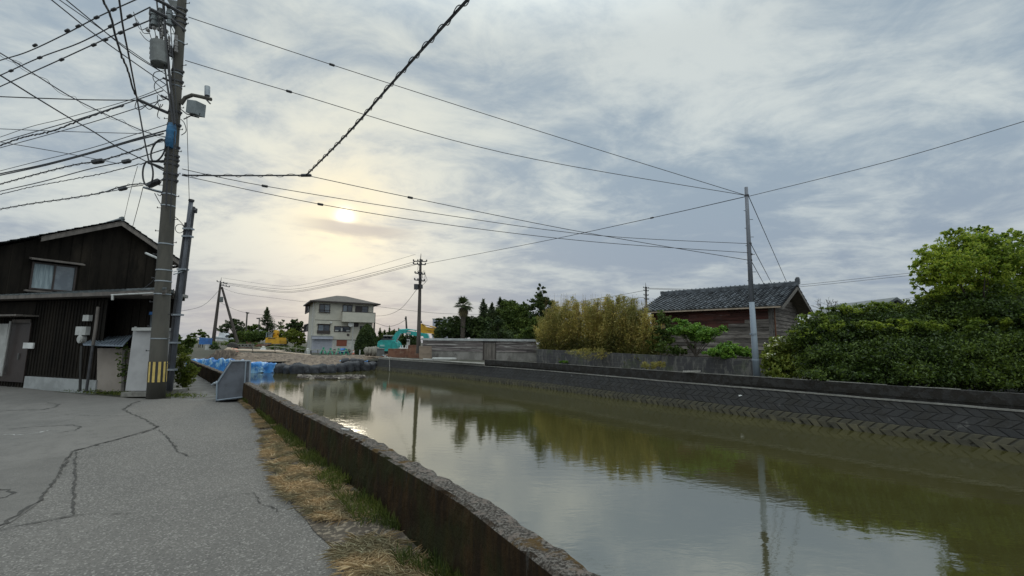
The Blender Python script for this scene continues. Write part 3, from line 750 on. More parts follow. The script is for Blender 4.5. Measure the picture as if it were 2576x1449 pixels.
# lower storey annex (street side): from P0a .. P1 .. P2
A0 = onz(-420, 938, 0); A1 = onz(243, 985, 0); A0 = at(-420, 900, 19.2); A1 = at(243, 985, 13.6)
A0.z = A1.z = 0; ua = (A1-A0).normalized(); na = V3((ua.y, -ua.x, 0))
if na.y > 0: na = -na
def ona(x, y): q = onplane(x, y, A1, na); return (q-A1).dot(ua), q.z
LA = (A1-A0).length; ZP = 2.86
SK = V3((-.62, .78, 0)); b = MB().mat('blackwood'); b.obox(A0+V3((0, 0, -.1)), ua*LA, SK*3.0, (0, 0, ZP+.05))
xd = ona(66, 900)[0]; k = 0; x = -LA
while x < -.05:
    b.obox(A1+ua*x+V3((0, 0, .42 if x > xd else 0)), ua*.035, na*.022, (0, 0, ZP-.45)); x += .155
b.build('lower_wall', hs)
b = MB().mat('plinth'); xa, za = ona(68, 944); b.obox(A1+ua*xa+V3((0, 0, -.1)), ua*(-xa), na*.05, (0, 0, .1+ona(150, 951)[1])); b.build('plinth', hs)
b = MB().mat('blackwood'); P2 = at(425, 985, 12.95); P2.z = 0
rc = SK*1.0; b.obox(A1+rc+V3((0, 0, -.1)), (P2-A1)*1.0, SK*2.5, (0, 0, ZP+.1))
for k in range(9): b.obox(A1+rc+(P2-A1)*(.02+k*.11)+V3((0, 0, 0)), ua*.03, na*.02, (0, 0, ZP))
b.build('recessed_wall', hs)
# pent roof over it
E0 = A0+na*.5; E2 = at(415, 736, 12.3); E2.z = 0; E0.z = 0
uu = (E2-E0).normalized(); nb = V3((uu.y, -uu.x, 0)); nb = -nb if nb.y > 0 else nb
ze = at(150, 746, polyat([E0, E2], 14).y).z; ze = 2.98
b = MB().mat('roof_black'); LE = (E2-E0).length
O = E0+V3((0, 0, ze)); tileroof(b, O, uu, SK*1.0+V3((0, 0, .10)), LE, 4.6, .27, .3, .045, .03, 5)
E3 = at(474, 742, 14.6); E3.z = 0; w2 = (E3-E2)
b.obox(E2+V3((0, 0, ze-.02)), w2, -uu*1.6, (0, 0, .09))
b.build('pent_roof', hs)
b = MB().mat('greywood'); b.obox(O+V3((0, 0, -.09)), uu*LE, -nb*.05, (0, 0, .10)); b.obox(O+V3((0, 0, -.11)), uu*LE, SK*4.2, (0, 0, .02))
for k in range(6): b.obox(E2+w2*(k/6)+V3((0, 0, ze-.14)), -uu*.9, w2.normalized()*.06, (0, 0, .09))
b.build('pent_fascia', hs)
b = MB().mat('white_dim'); p = at(280, 742, 12.65); q = at(385, 737, 12.2); b.tube([p, q], .022, 6); b.tube([at(283, 742, 12.6), at(283, 755, 12.6)], .03, 6)
b.build('gutter_pipe', hs)
b = MB().mat('steel_dark'); b.tube([at(247, 776, 13.0), at(232, 880, 13.0), at(217, 984, 13.05)], .035, 6); b.build('downspout', hs)
b = MB().mat('greywood'); b.tube([at(247, 772, 12.98), at(240, 830, 12.98), at(234, 868, 12.98)], .04, 6); b.build('corner_post', hs)
b = MB().mat('black_paint'); b.tube([at(206, 870, 13.5), at(203, 925, 13.5), at(201, 984, 13.5)], .035, 6); b.build('drain_pipe', hs)
# door, side screen, hood
def adoor(x0_, y0_, x1_, y1_, mt, dep, name):
    a, z1_ = ona(x0_, y0_); c, z0_ = ona(x1_, y1_); bb = MB().mat(mt); bb.obox(A1+ua*a+V3((0, 0, z0_))+na*.022, ua*(c-a), na*dep, (0, 0, z1_-z0_)); return bb.build(name, hs)
d = adoor(27, 812, 62, 962, 'frame_dark', .03, 'door')
bb = MB().mat('frame_alu'); a, _ = ona(29, 900); bb.obox(A1+ua*(a+.52)+V3((0, 0, .9))+na*.05, ua*.04, na*.04, (0, 0, .2)); o = bb.build('handle', hs); o.parent = d
adoor(36, 804, 80, 816, 'greywood', .03, 'door_lintel')
adoor(-60, 815, 20, 940, 'white_dim', .03, 'entry_screen')
bb = MB().mat('white_dim'); bb.tube([at(27, 808, 14.9), at(18, 860, 14.9), at(3, 946, 14.95)], .03, 6); bb.build('screen_post', hs)
a, z_ = ona(98, 797); bb = MB().mat('greywood'); bb.obox(A1+ua*(-LA)+V3((0, 0, z_))+na*.0, ua*(LA+a), na*.55, (0, 0, .05)); bb.build('door_hood', hs)
adoor(65, 862, 88, 877, 'white_paint', .04, 'notice_plate')
adoor(221, 793, 234, 808, 'white_dim', .10, 'meter_box'); adoor(205, 822, 228, 843, 'white_dim', .12, 'meter_box')
a, z_ = ona(214, 853); bb = MB().mat('white_dim'); c = A1+ua*a+V3((0, 0, z_))+na*.02; bb.tube([c, c+na*.12], .13, 14); bb.tube([c+na*.12, c+na*.14], .10, 14); o = bb.build('gas_meter', hs)
bb = MB().mat('white_dim'); bb.tube([at(367, 637, 14.0), at(402, 652, 13.6)], .035, 8); bb.build('fluorescent_lamp', hs)
bb = MB().mat('wire'); bb.tube([at(401, 672, 13.8), at(398, 690, 13.8), at(380, 712, 13.9), at(345, 738, 14)], .012, 5); bb.build('slack_cable', hs); bb = MB().mat('wire'); bb.tube([at(395, 676, 13.4), at(394, 700, 13.4), at(392, 735, 13.4)], .02, 5); bb.build('service_conduit', hs)
# ------------------------------------------------------------------ lean-to, white pillar, drain pipe
ls = thing('lean_to_shed', at(280, 985, 13.75), 'small beige lean-to with a sloping grey metal roof beside the dark house', 'shed')
p = [at(243, 985, 13.6), at(313, 986, 13.45), at(317, 876, 13.4), at(245, 876, 13.6)]
b = MB().mat('beige_wall'); b.prism([p[0], p[1], p[2], p[3]], (.25, 1.3, 0)); b.build('wall', ls)
b = MB().mat('pole_grey'); q = [at(209, 869, 13.1), at(309, 872, 12.95), at(334, 845, 14.2), at(255, 846, 14.9)]
b.prism(q, (0, 0, .035)); n_ = 12
for k in range(n_+1): b.tube([q[0].lerp(q[1], k/n_)+V3((0, 0, .045)), q[3].lerp(q[2], k/n_)+V3((0, 0, .045))], .018, 4)
b.build('metal_roof', ls)
b = MB().mat('bark_grey'); b.tube([at(313, 880, 13.3), at(309, 985, 13.3)], .05, 6); b.build('corner_post', ls)
wp = thing('white_pillar', at(347, 988, 13.0), 'tall plain grey-white masonry pillar with a flat cap standing left of the big utility pole', 'pillar')
a0, a1, c0, c1 = at(315, 983, 13.0), at(375, 983, 13.0), at(335, 832, 13.05), at(388, 832, 13.05)
dd = V3((.15, .45, 0)); b = MB().mat('grey_wall'); b.hexa([a0, a1, a1+dd, a0+dd, c0, c1, c1+dd, c0+dd]); b.build('shaft', wp)
b = MB().mat('white_dim'); c0, c1 = at(331, 832, 12.95), at(391, 832, 12.95); b.obox(c0+V3((0, 0, .003)), c1-c0, dd*1.25, (0, 0, .09)); b.obox(at(338, 825, 13)-V3((0, 0, .02)), (.04, 0, 0), (0, .04, 0), (0, 0, .06)); b.build('cap', wp)
b = MB().mat('concrete'); b.obox(at(303, 998, 12.75), at(376, 998, 12.75)-at(303, 998, 12.75), (.2, .75, 0), (0, 0, .12)); b.build('footing', wp)
vp = thing('drain_pipe', at(384, 832, 13.9), 'upright grey pipe with a blue cap behind the white pillar', 'pipe')
b = MB().mat('galv'); b.tube([at(380, 930, 13.9), at(387, 792, 13.9)], .085, 12); b.build('pipe', vp, smooth=True)
b = MB().mat('tarp_blue'); b.tube([at(387, 792, 13.9), at(387.5, 785, 13.9)], .12, 12); b.build('pipe_cap', vp)
# vine on the lean-to
vn = thing('climbing_vine', at(315, 960, 13.2), 'thin green vine hanging beside the beige lean-to wall', 'plant')
P = np.vstack([clumps(at(309, 870+k*13, 13.25), (.18, .10, .16), 8, 60, .3) for k in range(7)])
leafmesh('foliage', P, .07, 'leaf_mid', vn); bb = MB().mat('bark'); bb.tube([at(315, 960, 13.3), at(310, 900, 13.3), at(314, 868, 13.3)], .012, 4); bb.build('stem', vn)
# small concrete block at the foot of the conduits
b = MB().mat('concrete'); p0 = at(408, 992, 13.2); b.obox(p0, at(449, 991, 13.2)-p0, (-.1, .5, 0), (0, 0, .13)); tag(b.build('concrete_block'), 'low concrete block at the foot of the grey conduit pole', 'block')

# ------------------------------------------------------------------ metal hatch box on the near wall
mbx = thing('metal_box', at(588, 1010, 12.1), 'galvanised sheet metal box with a slanting front standing against the canal wall', 'metal box')
YB = 11.9
s1 = [at(x_, y_, YB+.25*(x_-545)/82) for x_, y_ in ((545, 1007), (626, 997), (630, 908), (583, 909), (546, 965))]
ex = V3((-.42, .62, 0))
b = MB().mat('box_steel'); b.prism(s1, ex); b.build('body', mbx)
b = MB().mat('pole_grey'); nrm = (s1[1]-s1[0]).cross(s1[3]-s1[0]).normalized(); nrm = -nrm if nrm.y > 0 else nrm
for i in range(5): b.tube([s1[i]+nrm*.01, s1[(i+1) % 5]+nrm*.01], .022, 6)
b.tube([s1[3]+nrm*.0, s1[3]+ex], .02, 6); b.tube([s1[4], s1[4]+ex], .02, 6)
b.tube([at(619, 908, YB+.2)+nrm*.015, at(614, 1000, YB+.2)+nrm*.015], .018, 6); b.build('frame', mbx)
b = MB().mat('galv_bright'); b.tube([s1[4]+V3((-.02, .1, .02)), s1[4]+V3((-.12, .08, .0)), s1[4]+V3((-.19, .06, -.05))], [.03, .035, .02], 7); b.build('handle', mbx)
b = MB().mat('rust'); b.tube([s1[4]+V3((0, .2, .02)), s1[4]+V3((-.03, .2, .16)), s1[3]+V3((-.22, .2, -.22)), s1[3]+V3((-.16, .2, -.16))], .012, 5); b.build('cable_hook', mbx)
b = MB().mat('steel_dark'); b.tube([s1[0], s1[0]+V3((0, 0, -.12))], .02, 5); b.build('foot', mbx); b = MB().mat('steel_dark'); b.tube([s1[1], s1[1]+V3((0, 0, -.12))], .02, 5); b.build('foot', mbx)
# ------------------------------------------------------------------ beige three-storey house
C0 = at(787, 880, 57.0); C0.z = 0; uf = V3((.868, .497, 0)).normalized(); nf = V3((uf.y, -uf.x, 0)); bf = -nf
bh = thing('beige_house', C0, 'beige three-storey house with brown hip roof, balcony and garage shutter behind the earth bank', 'house')
def onf(x, y): q = onplane(x, y, C0, nf); return (q-C0).dot(uf), q.z
FW = onf(938.5, 800)[0]; ZEv = onf(790, 757)[1]; DW = 8.0
b = MB().mat('house_wall'); zb_ = onf(860, 855)[1]
b.obox(C0+V3((0, 0, zb_)), uf*FW, bf*DW, (0, 0, ZEv-zb_)); b.build('wall', bh)
b = MB().mat('house_base'); b.obox(C0+V3((0, 0, -.3))+uf*.0-nf*.0+nf*.02, uf*FW, bf*(DW), (0, 0, zb_+.29)); b.build('ground_floor_wall', bh)
b = MB().mat('frame_dark'); b.obox(C0+V3((0, 0, zb_-.03))+nf*.0, uf*FW, nf*.04, (0, 0, .07)); zz = onf(820, 806)[1]; b.obox(C0+V3((0, 0, zz)), uf*FW, nf*.02, (0, 0, .05)); b.build('wall_band', bh)
ovh = .75; cs_ = [C0-uf*ovh+nf*ovh, C0+uf*(FW+ovh)+nf*ovh, C0+uf*(FW+ovh)+bf*(DW+ovh), C0-uf*ovh+bf*(DW+ovh)]
zt = onf(855, 744)[1]*1.0; mid0 = C0+bf*(DW/2); h = (DW+2*ovh)/2; zt = at(855, 743, 61.5).z
r0 = C0+uf*(h-ovh-1.0)+bf*(DW/2)+V3((0, 0, zt)); r1 = C0+uf*(FW+ovh-h+1.0)+bf*(DW/2)+V3((0, 0, zt))
if (r1-r0).dot(uf) < .8: c_ = (r0+r1)/2; r0 = c_-uf*.6; r1 = c_+uf*.6
b = MB().mat('house_roof'); e = [p+V3((0, 0, ZEv)) for p in cs_]
i = b.vs(e+[r0, r1]); b.face(i, i+1, i+5, i+4); b.face(i+1, i+2, i+5); b.face(i+2, i+3, i+4, i+5); b.face(i+3, i, i+4); b.face(i+3, i+2, i+1, i)
rf = b.build('roof', bh)
b = MB().mat('frame_dark')
for k in range(4): b.obox(e[k]+V3((0, 0, -.13)), e[(k+1) % 4]-e[k], ((e[(k+2) % 4]-e[(k+1) % 4]).normalized())*.1, (0, 0, .16))
o = b.build('gutter', bh)
def fw_(n, x0_, y0_, x1_, y1_, **k):
    a, z1_ = onf(x0_, y0_); c, _ = onf(x1_, y0_); z0_ = onf((x0_+x1_)/2, y1_)[1]; z1_ = onf((x0_+x1_)/2, y0_)[1]
    return window(bh, n, C0, uf, nf, a, z0_, c, z1_, **k), (a, z0_, c, z1_)
_, r = fw_('window', 803.6, 765, 831, 786.5, gl='glass_dark', gl2='glass_sky', fw=.09)
b = MB().mat('frame_dark'); b.obox(C0+uf*(r[0]-.05)+V3((0, 0, r[1]+.3))+nf*.05, uf*(r[2]-r[0]+.1), nf*.12, (0, 0, .06)); b.obox(C0+uf*(r[0]-.05)+V3((0, 0, r[1]))+nf*.05, uf*(r[2]-r[0]+.1), nf*.12, (0, 0, .06)); b.build('window_rail', bh)
fw_('balcony_door', 862, 767, 887, 789, gl='glass_sky', gl2='glass_dark', fw=.1); fw_('balcony_door', 894, 770, 927, 792, gl='frame_dark', gl2='glass_dark', fw=.1)
_, r = fw_('window', 799.5, 816, 830.5, 839.5, gl='glass_sky', gl2='glass_dark', fw=.1)
b = MB().mat('frame_dark'); b.obox(C0+uf*(r[0]-.1)+V3((0, 0, r[3]))+nf*.0, uf*(r[2]-r[0]+.2), nf*.3, (0, 0, .06)); b.obox(C0+uf*(r[0]-.05)+V3((0, 0, r[1]))+nf*.05, uf*(r[2]-r[0]+.1), nf*.12, (0, 0, .4)); b.build('window_hood', bh)
_, r = fw_('kitchen_window', 841, 820.5, 882, 835.3, gl='glass_dark', mull=1, fw=.1)
for (x, w_) in ((843, 8), (857, 4), (871, 9)):
    b = MB().mat('white_dim'); a, z_ = onf(x, 833.5); b.obox(C0+uf*a+V3((0, 0, z_))+nf*.03, uf*(w_/20), nf*.02, (0, 0, .18 if w_ != 4 else .45)); b.build('shelf_item', bh)
fw_('window', 890, 812.5, 902, 822.3, gl='frame_dark', mull=0, fw=.06); fw_('window', 905.5, 820, 916, 831, gl='glass_dark', mull=0, fw=.06)
fw_('vent', 872.8, 839.6, 878.8, 845, gl='house_roof', mull=0, fw=.05)
_, r = fw_('shuttered_window', 847, 855.6, 872.6, 870.5, gl='red_brown', mull=1, fw=.05, fr='red_brown')
a, z1_ = onf(784.5, 853); c, z0_ = onf(834, 888); b = MB().mat('shutter'); zz = z0_
z0_ = 0.0
while z0_ < z1_: b.obox(C0+uf*a+V3((0, 0, z0_))+nf*.025, uf*(c-a), nf*.05, (0, 0, .085)); z0_ += .1
b.build('garage_shutter', bh)
a, z1_ = onf(784, 845.2); c, z0_ = onf(836.5, 853.5); b = MB().mat('shutter'); b.obox(C0+uf*a+V3((0, 0, z0_))+nf*.045, uf*(c-a), nf*.35, (0, 0, z1_-z0_)); b.mat('white_dim'); b.obox(C0+uf*(a-.05)+V3((0, 0, z1_))+nf*.045, uf*(c-a+.1), nf*.4, (0, 0, .07)); b.build('shutter_housing', bh)
# balcony
a = onf(858.5, 800)[0]; c = FW+.02; z1_ = onf(895, 786.8)[1]; z0_ = onf(895, 811)[1]; bd = .95
b = MB().mat('house_wall'); b.obox(C0+uf*a+V3((0, 0, z0_))+nf*(bd-.08), uf*(c-a), nf*.08, (0, 0, z1_-z0_)); b.obox(C0+uf*a+V3((0, 0, z0_))+nf*.025, uf*.08, nf*(bd-.11), (0, 0, z1_-z0_)); b.obox(C0+uf*(c-.08)+V3((0, 0, z0_))+nf*.025, uf*.08, nf*(bd-.11), (0, 0, z1_-z0_)); b.obox(C0+uf*(a+.08)+V3((0, 0, z0_))+nf*.025, uf*(c-a-.16), nf*(bd-.11), (0, 0, .12)); bal = b.build('balcony', bh)
b = MB().mat('frame_dark'); b.obox(C0+uf*(a-.02)+V3((0, 0, z1_))+nf*(bd-.1), uf*(c-a+.04), nf*.12, (0, 0, .06)); b.obox(C0+uf*(a-.02)+V3((0, 0, z1_))+nf*.03, uf*.12, nf*(bd-.13), (0, 0, .055)); o = b.build('coping', bh); o.parent = bal
b = MB().mat('white_dim'); a, z_ = onf(886.5, 812); b.tube([C0+uf*a+nf*.7+V3((0, 0, z_)), C0+uf*a+nf*.7+V3((0, 0, 0))], .06, 8); b.build('support_post', bh)
for (x, y, y2) in ((788.5, 760, 884), (938, 764, 800)):
    a, z_ = onf(x, y); _, z2_ = onf(x, y2); b = MB().mat('white_dim'); b.tube([C0+uf*(a+.02)+nf*.08+V3((0, 0, z_)), C0+uf*(a+.02)+nf*.08+V3((0, 0, z2_))], .04, 6); b.build('downpipe', bh)
a, z_ = onf(880.5, 815); b = MB().mat('white_paint'); c_ = C0+uf*a+nf*.5+V3((0, 0, z_-.1)); b.tube([c_, c_+nf*.09+V3((0, 0, .02)), c_+nf*.10+V3((0, 0, .02))], [.14, .3, .33], 14); b.mat('frame_dark'); b.tube([c_, C0+uf*a+V3((0, 0, z_-.1))], .03, 5); b.build('satellite_dish', bh)
a, z_ = onf(833, 808.7); b = MB().mat('white_paint'); b.tube([C0+uf*a+V3((0, 0, z_-.12)), C0+uf*a+nf*.15+V3((0, 0, z_-.12))], .12, 10); b.build('wall_lamp', bh)
# left side windows
def ons(x, y): q = onplane(x, y, C0, uf); return (q-C0).dot(bf), q.z
for (y0_, y1_, hd) in ((767, 788, 1), (815, 834, 1)):
    a, c = ons(778.5, 780)[0], ons(769.5, 780)[0]; z1_ = ons(773, y0_)[1]; z0_ = ons(773, y1_)[1]
    window(bh, 'side_window', C0, bf, -uf, min(a, c), z0_, max(a, c), z1_, mull=2, fw=.14, dep=.12, fr='frame_dark', gl='white_dim', gl2='glass_dark')
# air conditioner units at the front wall
for (x, y) in ((841, 879.5), (877.5, 881)):
    a, z_ = onf(x, y); b = MB().mat('white_dim'); q = C0+uf*(a-.35)+nf*.12+V3((0, 0, .15)); b.obox(q, uf*.75, nf*.3, (0, 0, .55)); b.mat('frame_dark'); cc_ = q+uf*.3+nf*.31+V3((0, 0, .28)); b.tube([cc_-nf*.02, cc_], .22, 12); b.build('outdoor_unit', bh)
# ------------------------------------------------------------------ old storehouse with the tiled roof (right bank)
SC = at(1944, 900, 23.5); SC.z = .1; us = V3((-.707, .707, 0)); vs_ = V3((.707, .707, 0)); ns = -vs_
sh = thing('wooden_storehouse', SC, 'weathered clapboard storehouse with dark glazed tile roof behind the far canal wall', 'shed')
def on1(x, y): q = onplane(x, y, SC, vs_); return (q-SC).dot(us), q.z
SL = on1(1640, 800)[0]; zev = on1(1942, 771)[1]-.02; zleft = on1(1640, 786)[1]; zev = (zev+zleft)/2+.12; GWd = 5.6
b = MB(); z = .1; hbd = .205; k = 0
zred = on1(1850, 822)[1]
while z < zev+.02:
    x = 0
    hh = min(hbd, zev+.05-z)
    while x < SL:
        l = random.uniform(1.2, 3.4); l = min(l, SL-x); b.mat('shed_red' if z > zred+random.uniform(-.25, .2) else 'shed_board')
        t0 = random.uniform(.028, .05); p = SC+us*x+V3((0, 0, z)); q = us*(l-.006)
        b.hexa([p+ns*t0, p+q+ns*t0, p+q-ns*.05, p-ns*.05, p+ns*.008+V3((0, 0, hh)), p+q+ns*.008+V3((0, 0, hh)), p+q-ns*.05+V3((0, 0, hh)), p-ns*.05+V3((0, 0, hh))])
        x += l
    z += hbd
b.build('front_cladding', sh)
zrd = at(1993, 712, 24.8).z-.30; ovf = .55; ovg = .75
# gable cladding
b = MB().mat('shed_board'); z = .1; mid_ = GWd/2; zpk = zrd-.25
while z < zpk:
    def wx(zq): return (0, GWd) if zq <= zev else (mid_*(zq-zev)/(zpk-zev), GWd-mid_*(zq-zev)/(zpk-zev))
    a, c = wx(z+hbd*.5)
    if c-a > .15:
        p = SC+vs_*a+V3((0, 0, z)); q = vs_*(c-a); n2 = -us; t0 = random.uniform(.03, .055)
        b.hexa([p+n2*t0, p+n2*t0+q, p+q-n2*.05, p-n2*.05, p+n2*.008+V3((0, 0, hbd)), p+n2*.008+q+V3((0, 0, hbd)), p+q-n2*.05+V3((0, 0, hbd)), p-n2*.05+V3((0, 0, hbd))])
    z += hbd
b.build('gable_cladding', sh)
b = MB().mat('shed_board'); b.obox(SC+us*SL+V3((0, 0, 0)), vs_*GWd, us*.05, (0, 0, zev)); b.obox(SC+vs_*GWd, us*SL, vs_*.05, (0, 0, zev)); b.build('rear_wall', sh)
b = MB().mat('bark_grey'); b.obox(SC+V3((0, 0, .0))+ns*.055+(-us)*.06, us*.13, -ns*.13, (0, 0, zev)); b.build('corner_post', sh)
b = MB().mat('rust'); q = SC+vs_*.35-us*.12; b.tube([q+V3((0, 0, .3)), q+V3((0, 0, zev-.05))], .04, 8); b.build('downpipe', sh)
# roof
rz = zrd; sl = (rz-zev+.05)/(mid_+0); ev1 = SC+ns*ovf+V3((0, 0, zev-sl*ovf)); O = ev1-us*ovg
upv = vs_*(mid_+ovf)+V3((0, 0, sl*(mid_+ovf))); LR = SL+ovg+.62
b = MB().mat('roof_tile'); tileroof(b, O, us, upv, LR, upv.length, .265, .25, .07, .065, 7)
O2 = SC+vs_*(GWd+ovf)+V3((0, 0, zev-sl*ovf))-us*ovg; up2 = -vs_*(mid_+ovf)+V3((0, 0, sl*(mid_+ovf)))
tileroof(b, O2, us, up2, LR, up2.length, .265, .5, .05, .05, 4); rf = b.build('roof', sh)
rt = O+upv+V3((0, 0, .05)); b = MB().mat('roof_tile')
b.obox(rt-vs_*.11-us*.05+V3((0, 0, -.06)), us*(LR+.1), vs_*.22, (0, 0, .20)); b.tube([rt+V3((0, 0, .17)), rt+us*LR+V3((0, 0, .17))], .075, 8)
for k in range(int(LR/.27)): b.tube([rt+us*(k*.27+.1)-vs_*.13+V3((0, 0, .0)), rt+us*(k*.27+.1)+vs_*.13], .05, 6); b.blob(rt+us*(k*.27+.1)+V3((0, 0, .25)), (.05, .05, .035), 6, 4, 0)
b.box(rt+V3((0, 0, .22)), (.22, .22, .28), .78); b.blob(rt+V3((0, 0, .38)), (.11, .11, .1), 8, 5, .1); b.box(rt+us*LR+V3((0, 0, .14)), (.22, .22, .22), .78)
o = b.build('ridge', sh); o.parent = rf
b = MB().mat('bark_grey'); g0 = O
b.obox(O-us*.0+V3((0, 0, -.03)), upv, us*.06, (0, 0, -.17)); b.obox(O2+V3((0, 0, -.03)), up2, us*.06, (0, 0, -.17)); b.build('bargeboard', sh)
b = MB().mat('greywood'); b.obox(O+us*.07+V3((0, 0, -.04)), upv*.98, us*(LR-.1), (0, 0, -.03)); b.obox(O2+us*.07+V3((0, 0, -.04)), up2*.98, us*(LR-.1), (0, 0, -.03)); b.build('soffit', sh)
b = MB().mat('timber'); b.obox(O+V3((0, 0, -.09))+us*.1, us*(LR-.1), ns*.08, (0, 0, .07)); b.build('gutter', sh)
# ------------------------------------------------------------------ long fence wall with door (far right bank)
f0 = at(1062, 900, 37.5); f1 = at(1350, 905, 36.3); f0.z = f1.z = .2; uw = (f1-f0).normalized(); LW = (f1-f0).length; nw = V3((uw.y, -uw.x, 0)); nw = -nw if nw.y > 0 else nw
fe = thing('boundary_wall', f0, 'long low wall of grey boards on a concrete base with a pale capping and a plank door', 'wall')
def onq(x, y): q = onplane(x, y, f0, nw); return (q-f0).dot(uw), q.z
zc1 = onq(1200, 857.5)[1]; zmid = onq(1200, 884)[1]; ztop = onq(1200, 852)[1]; da, dc = onq(1217, 880)[0], onq(1246, 880)[0]
b = MB()
for (xa, xb) in ((0, da-.06), (dc+.06, LW)):
    b.mat('fence_base'); b.obox(f0+uw*xa+V3((0, 0, -.1)), uw*(xb-xa), -nw*.2, (0, 0, zmid-.2+.1))
bs = b.build('concrete_base', fe)
b = MB().mat('fence_board'); nbd = 7; hb = (zc1-zmid)/nbd
for k in range(nbd):
    for (xa, xb) in ((0, da-.08), (dc+.08, LW)):
        x = xa
        while x < xb-.01:
            l = min(random.uniform(1.0, 3.2), xb-x); p = f0+uw*x; p.z = zmid+k*hb; t0 = random.uniform(.03, .06); q = uw*(l-.01)
            b.hexa([p+nw*t0, p+q+nw*t0, p+q-nw*.04, p-nw*.04, p+nw*.012+V3((0, 0, hb)), p+q+nw*.012+V3((0, 0, hb)), p+q-nw*.04+V3((0, 0, hb)), p-nw*.04+V3((0, 0, hb))]); x += l
b.build('boards', fe)
b = MB().mat('pale_cap'); x = -.1
while x < LW: l = min(1.1, LW+.1-x); p = f0+uw*x+nw*.14; p.z = zc1+.0; b.obox(p, uw*(l-.015), -nw*.4, (0, 0, ztop-zc1)); x += l
b.build('capping', fe)
b = MB().mat('greywood'); k = da
while k < dc-.05: p = f0+uw*k-nw*.05; p.z = .15; b.obox(p, uw*.14, nw*.03, (0, 0, zmid+.62-.15 if False else onq(1230, 862)[1]-.15)); k += .15
d = b.build('door', fe)
b = MB().mat('frame_dark')
for xx in (da-.07, dc): p = f0+uw*xx+nw*.02; p.z = .12; b.obox(p, uw*.07, -nw*.1, (0, 0, zc1-.12))
p = f0+uw*da+nw*.02; p.z = onq(1230, 862)[1]; b.obox(p, uw*(dc-da), -nw*.1, (0, 0, zc1-onq(1230, 862)[1])); b.build('door_frame', fe)
# block wall behind the parapet
bw0 = at(1350, 878, 33.5); bw1 = at(1925, 907, 18.6); b = MB().mat('block_wall'); b.uv = []
nseg = 40; prev = None; ub = V3((bw1.x-bw0.x, bw1.y-bw0.y, 0)); LB = ub.length; ub.normalize(); nbk = V3((-ub.y, ub.x, 0)); nbk = nbk if nbk.y > 0 else -nbk
for k in range(nseg+1):
    t = k/nseg; p = bw0.lerp(bw1, t); zt_ = at(1350+(1925-1350)*0, 0, 10).z if False else bw0.z+(bw1.z-bw0.z)*t
    if t > .52: zt_ -= .0
    if t < .30 and t > .20: zt_ -= .0
    q = [(p.x, p.y, .1), (p.x, p.y, zt_), (p.x+nbk.x*.14, p.y+nbk.y*.14, zt_), (p.x+nbk.x*.14, p.y+nbk.y*.14, .1)]
    cur = b.vs(q); b.uv += [(t*LB, .1), (t*LB, zt_), (t*LB, zt_+.14), (t*LB, zt_+1)]
    if prev is not None:
        for j in range(3): b.face(prev+j, cur+j, cur+j+1, prev+j+1)
    else: b.face(cur, cur+1, cur+2, cur+3)
    prev = cur
b.face(prev+3, prev+2, prev+1, prev)
tag(b.build('block_wall'), 'stained concrete block wall running between the boundary wall and the white-flowering shrub', 'wall')
# ------------------------------------------------------------------ water margin: cofferdam of bags, earth bank
cof = [V3((-18.9, 27.0, WZ)), V3((-20.3, 31.5, WZ)), onz(640, 938, WZ), onz(695, 937, WZ), onz(760, 940, WZ), onz(830, 939, WZ), onz(890, 934, WZ), onz(945, 929, WZ)]
cs2 = arc(cof)
def cofat(s):
    for k in range(len(cof)-1):
        if s <= cs2[k+1] or k == len(cof)-2: return cof[k].lerp(cof[k+1], (s-cs2[k])/(cs2[k+1]-cs2[k])), (cof[k+1]-cof[k]).normalized()
def shore(s):
    p, d = cofat(s); n = V3((-d.y, d.x, 0)); n = n if (n.y > 0 or n.x < -.5) else -n
    if n.y < 0: n = -n
    return p, d, n
TOT = cs2[-1]
b = MB().mat('earth'); prev = None; NS = 150; NT = 40
for i in range(-10, NS+16):
    s = max(0, min(TOT, TOT*i/NS)); p, d, n = shore(s); p = p+d*((TOT*i/NS)-s); n = V3((-.30, .954, 0)); row = []
    fr = i/NS
    for j in range(NT+1):
        t = 11.0*j/NT; q = p+n*(t+.25)
        top = float(np.interp(fr, [0, .3, .5, .8, 1], [.92, .58, .42, .22, .18]))
        h = -.42+(top+.42)*max(0, min(1, (t-.2)/4.6))**.8
        if t > 5.6: h = top+(.22-top)*min(1, (t-5.6)/3.5)
        h += (.10*noise.noise(q*.9)+.09*noise.noise(q*2.7)+.07*noise.noise(q*7))*(1 if t < 5 else .5); 
        row.append((q.x, q.y, h if t > .05 else -1))
    cur = b.vs(row)
    if prev is not None:
        for j in range(NT): b.face(prev+j, cur+j, cur+j+1, prev+j+1)
    prev = cur
struct(b.build('earth_bank', smooth=True))
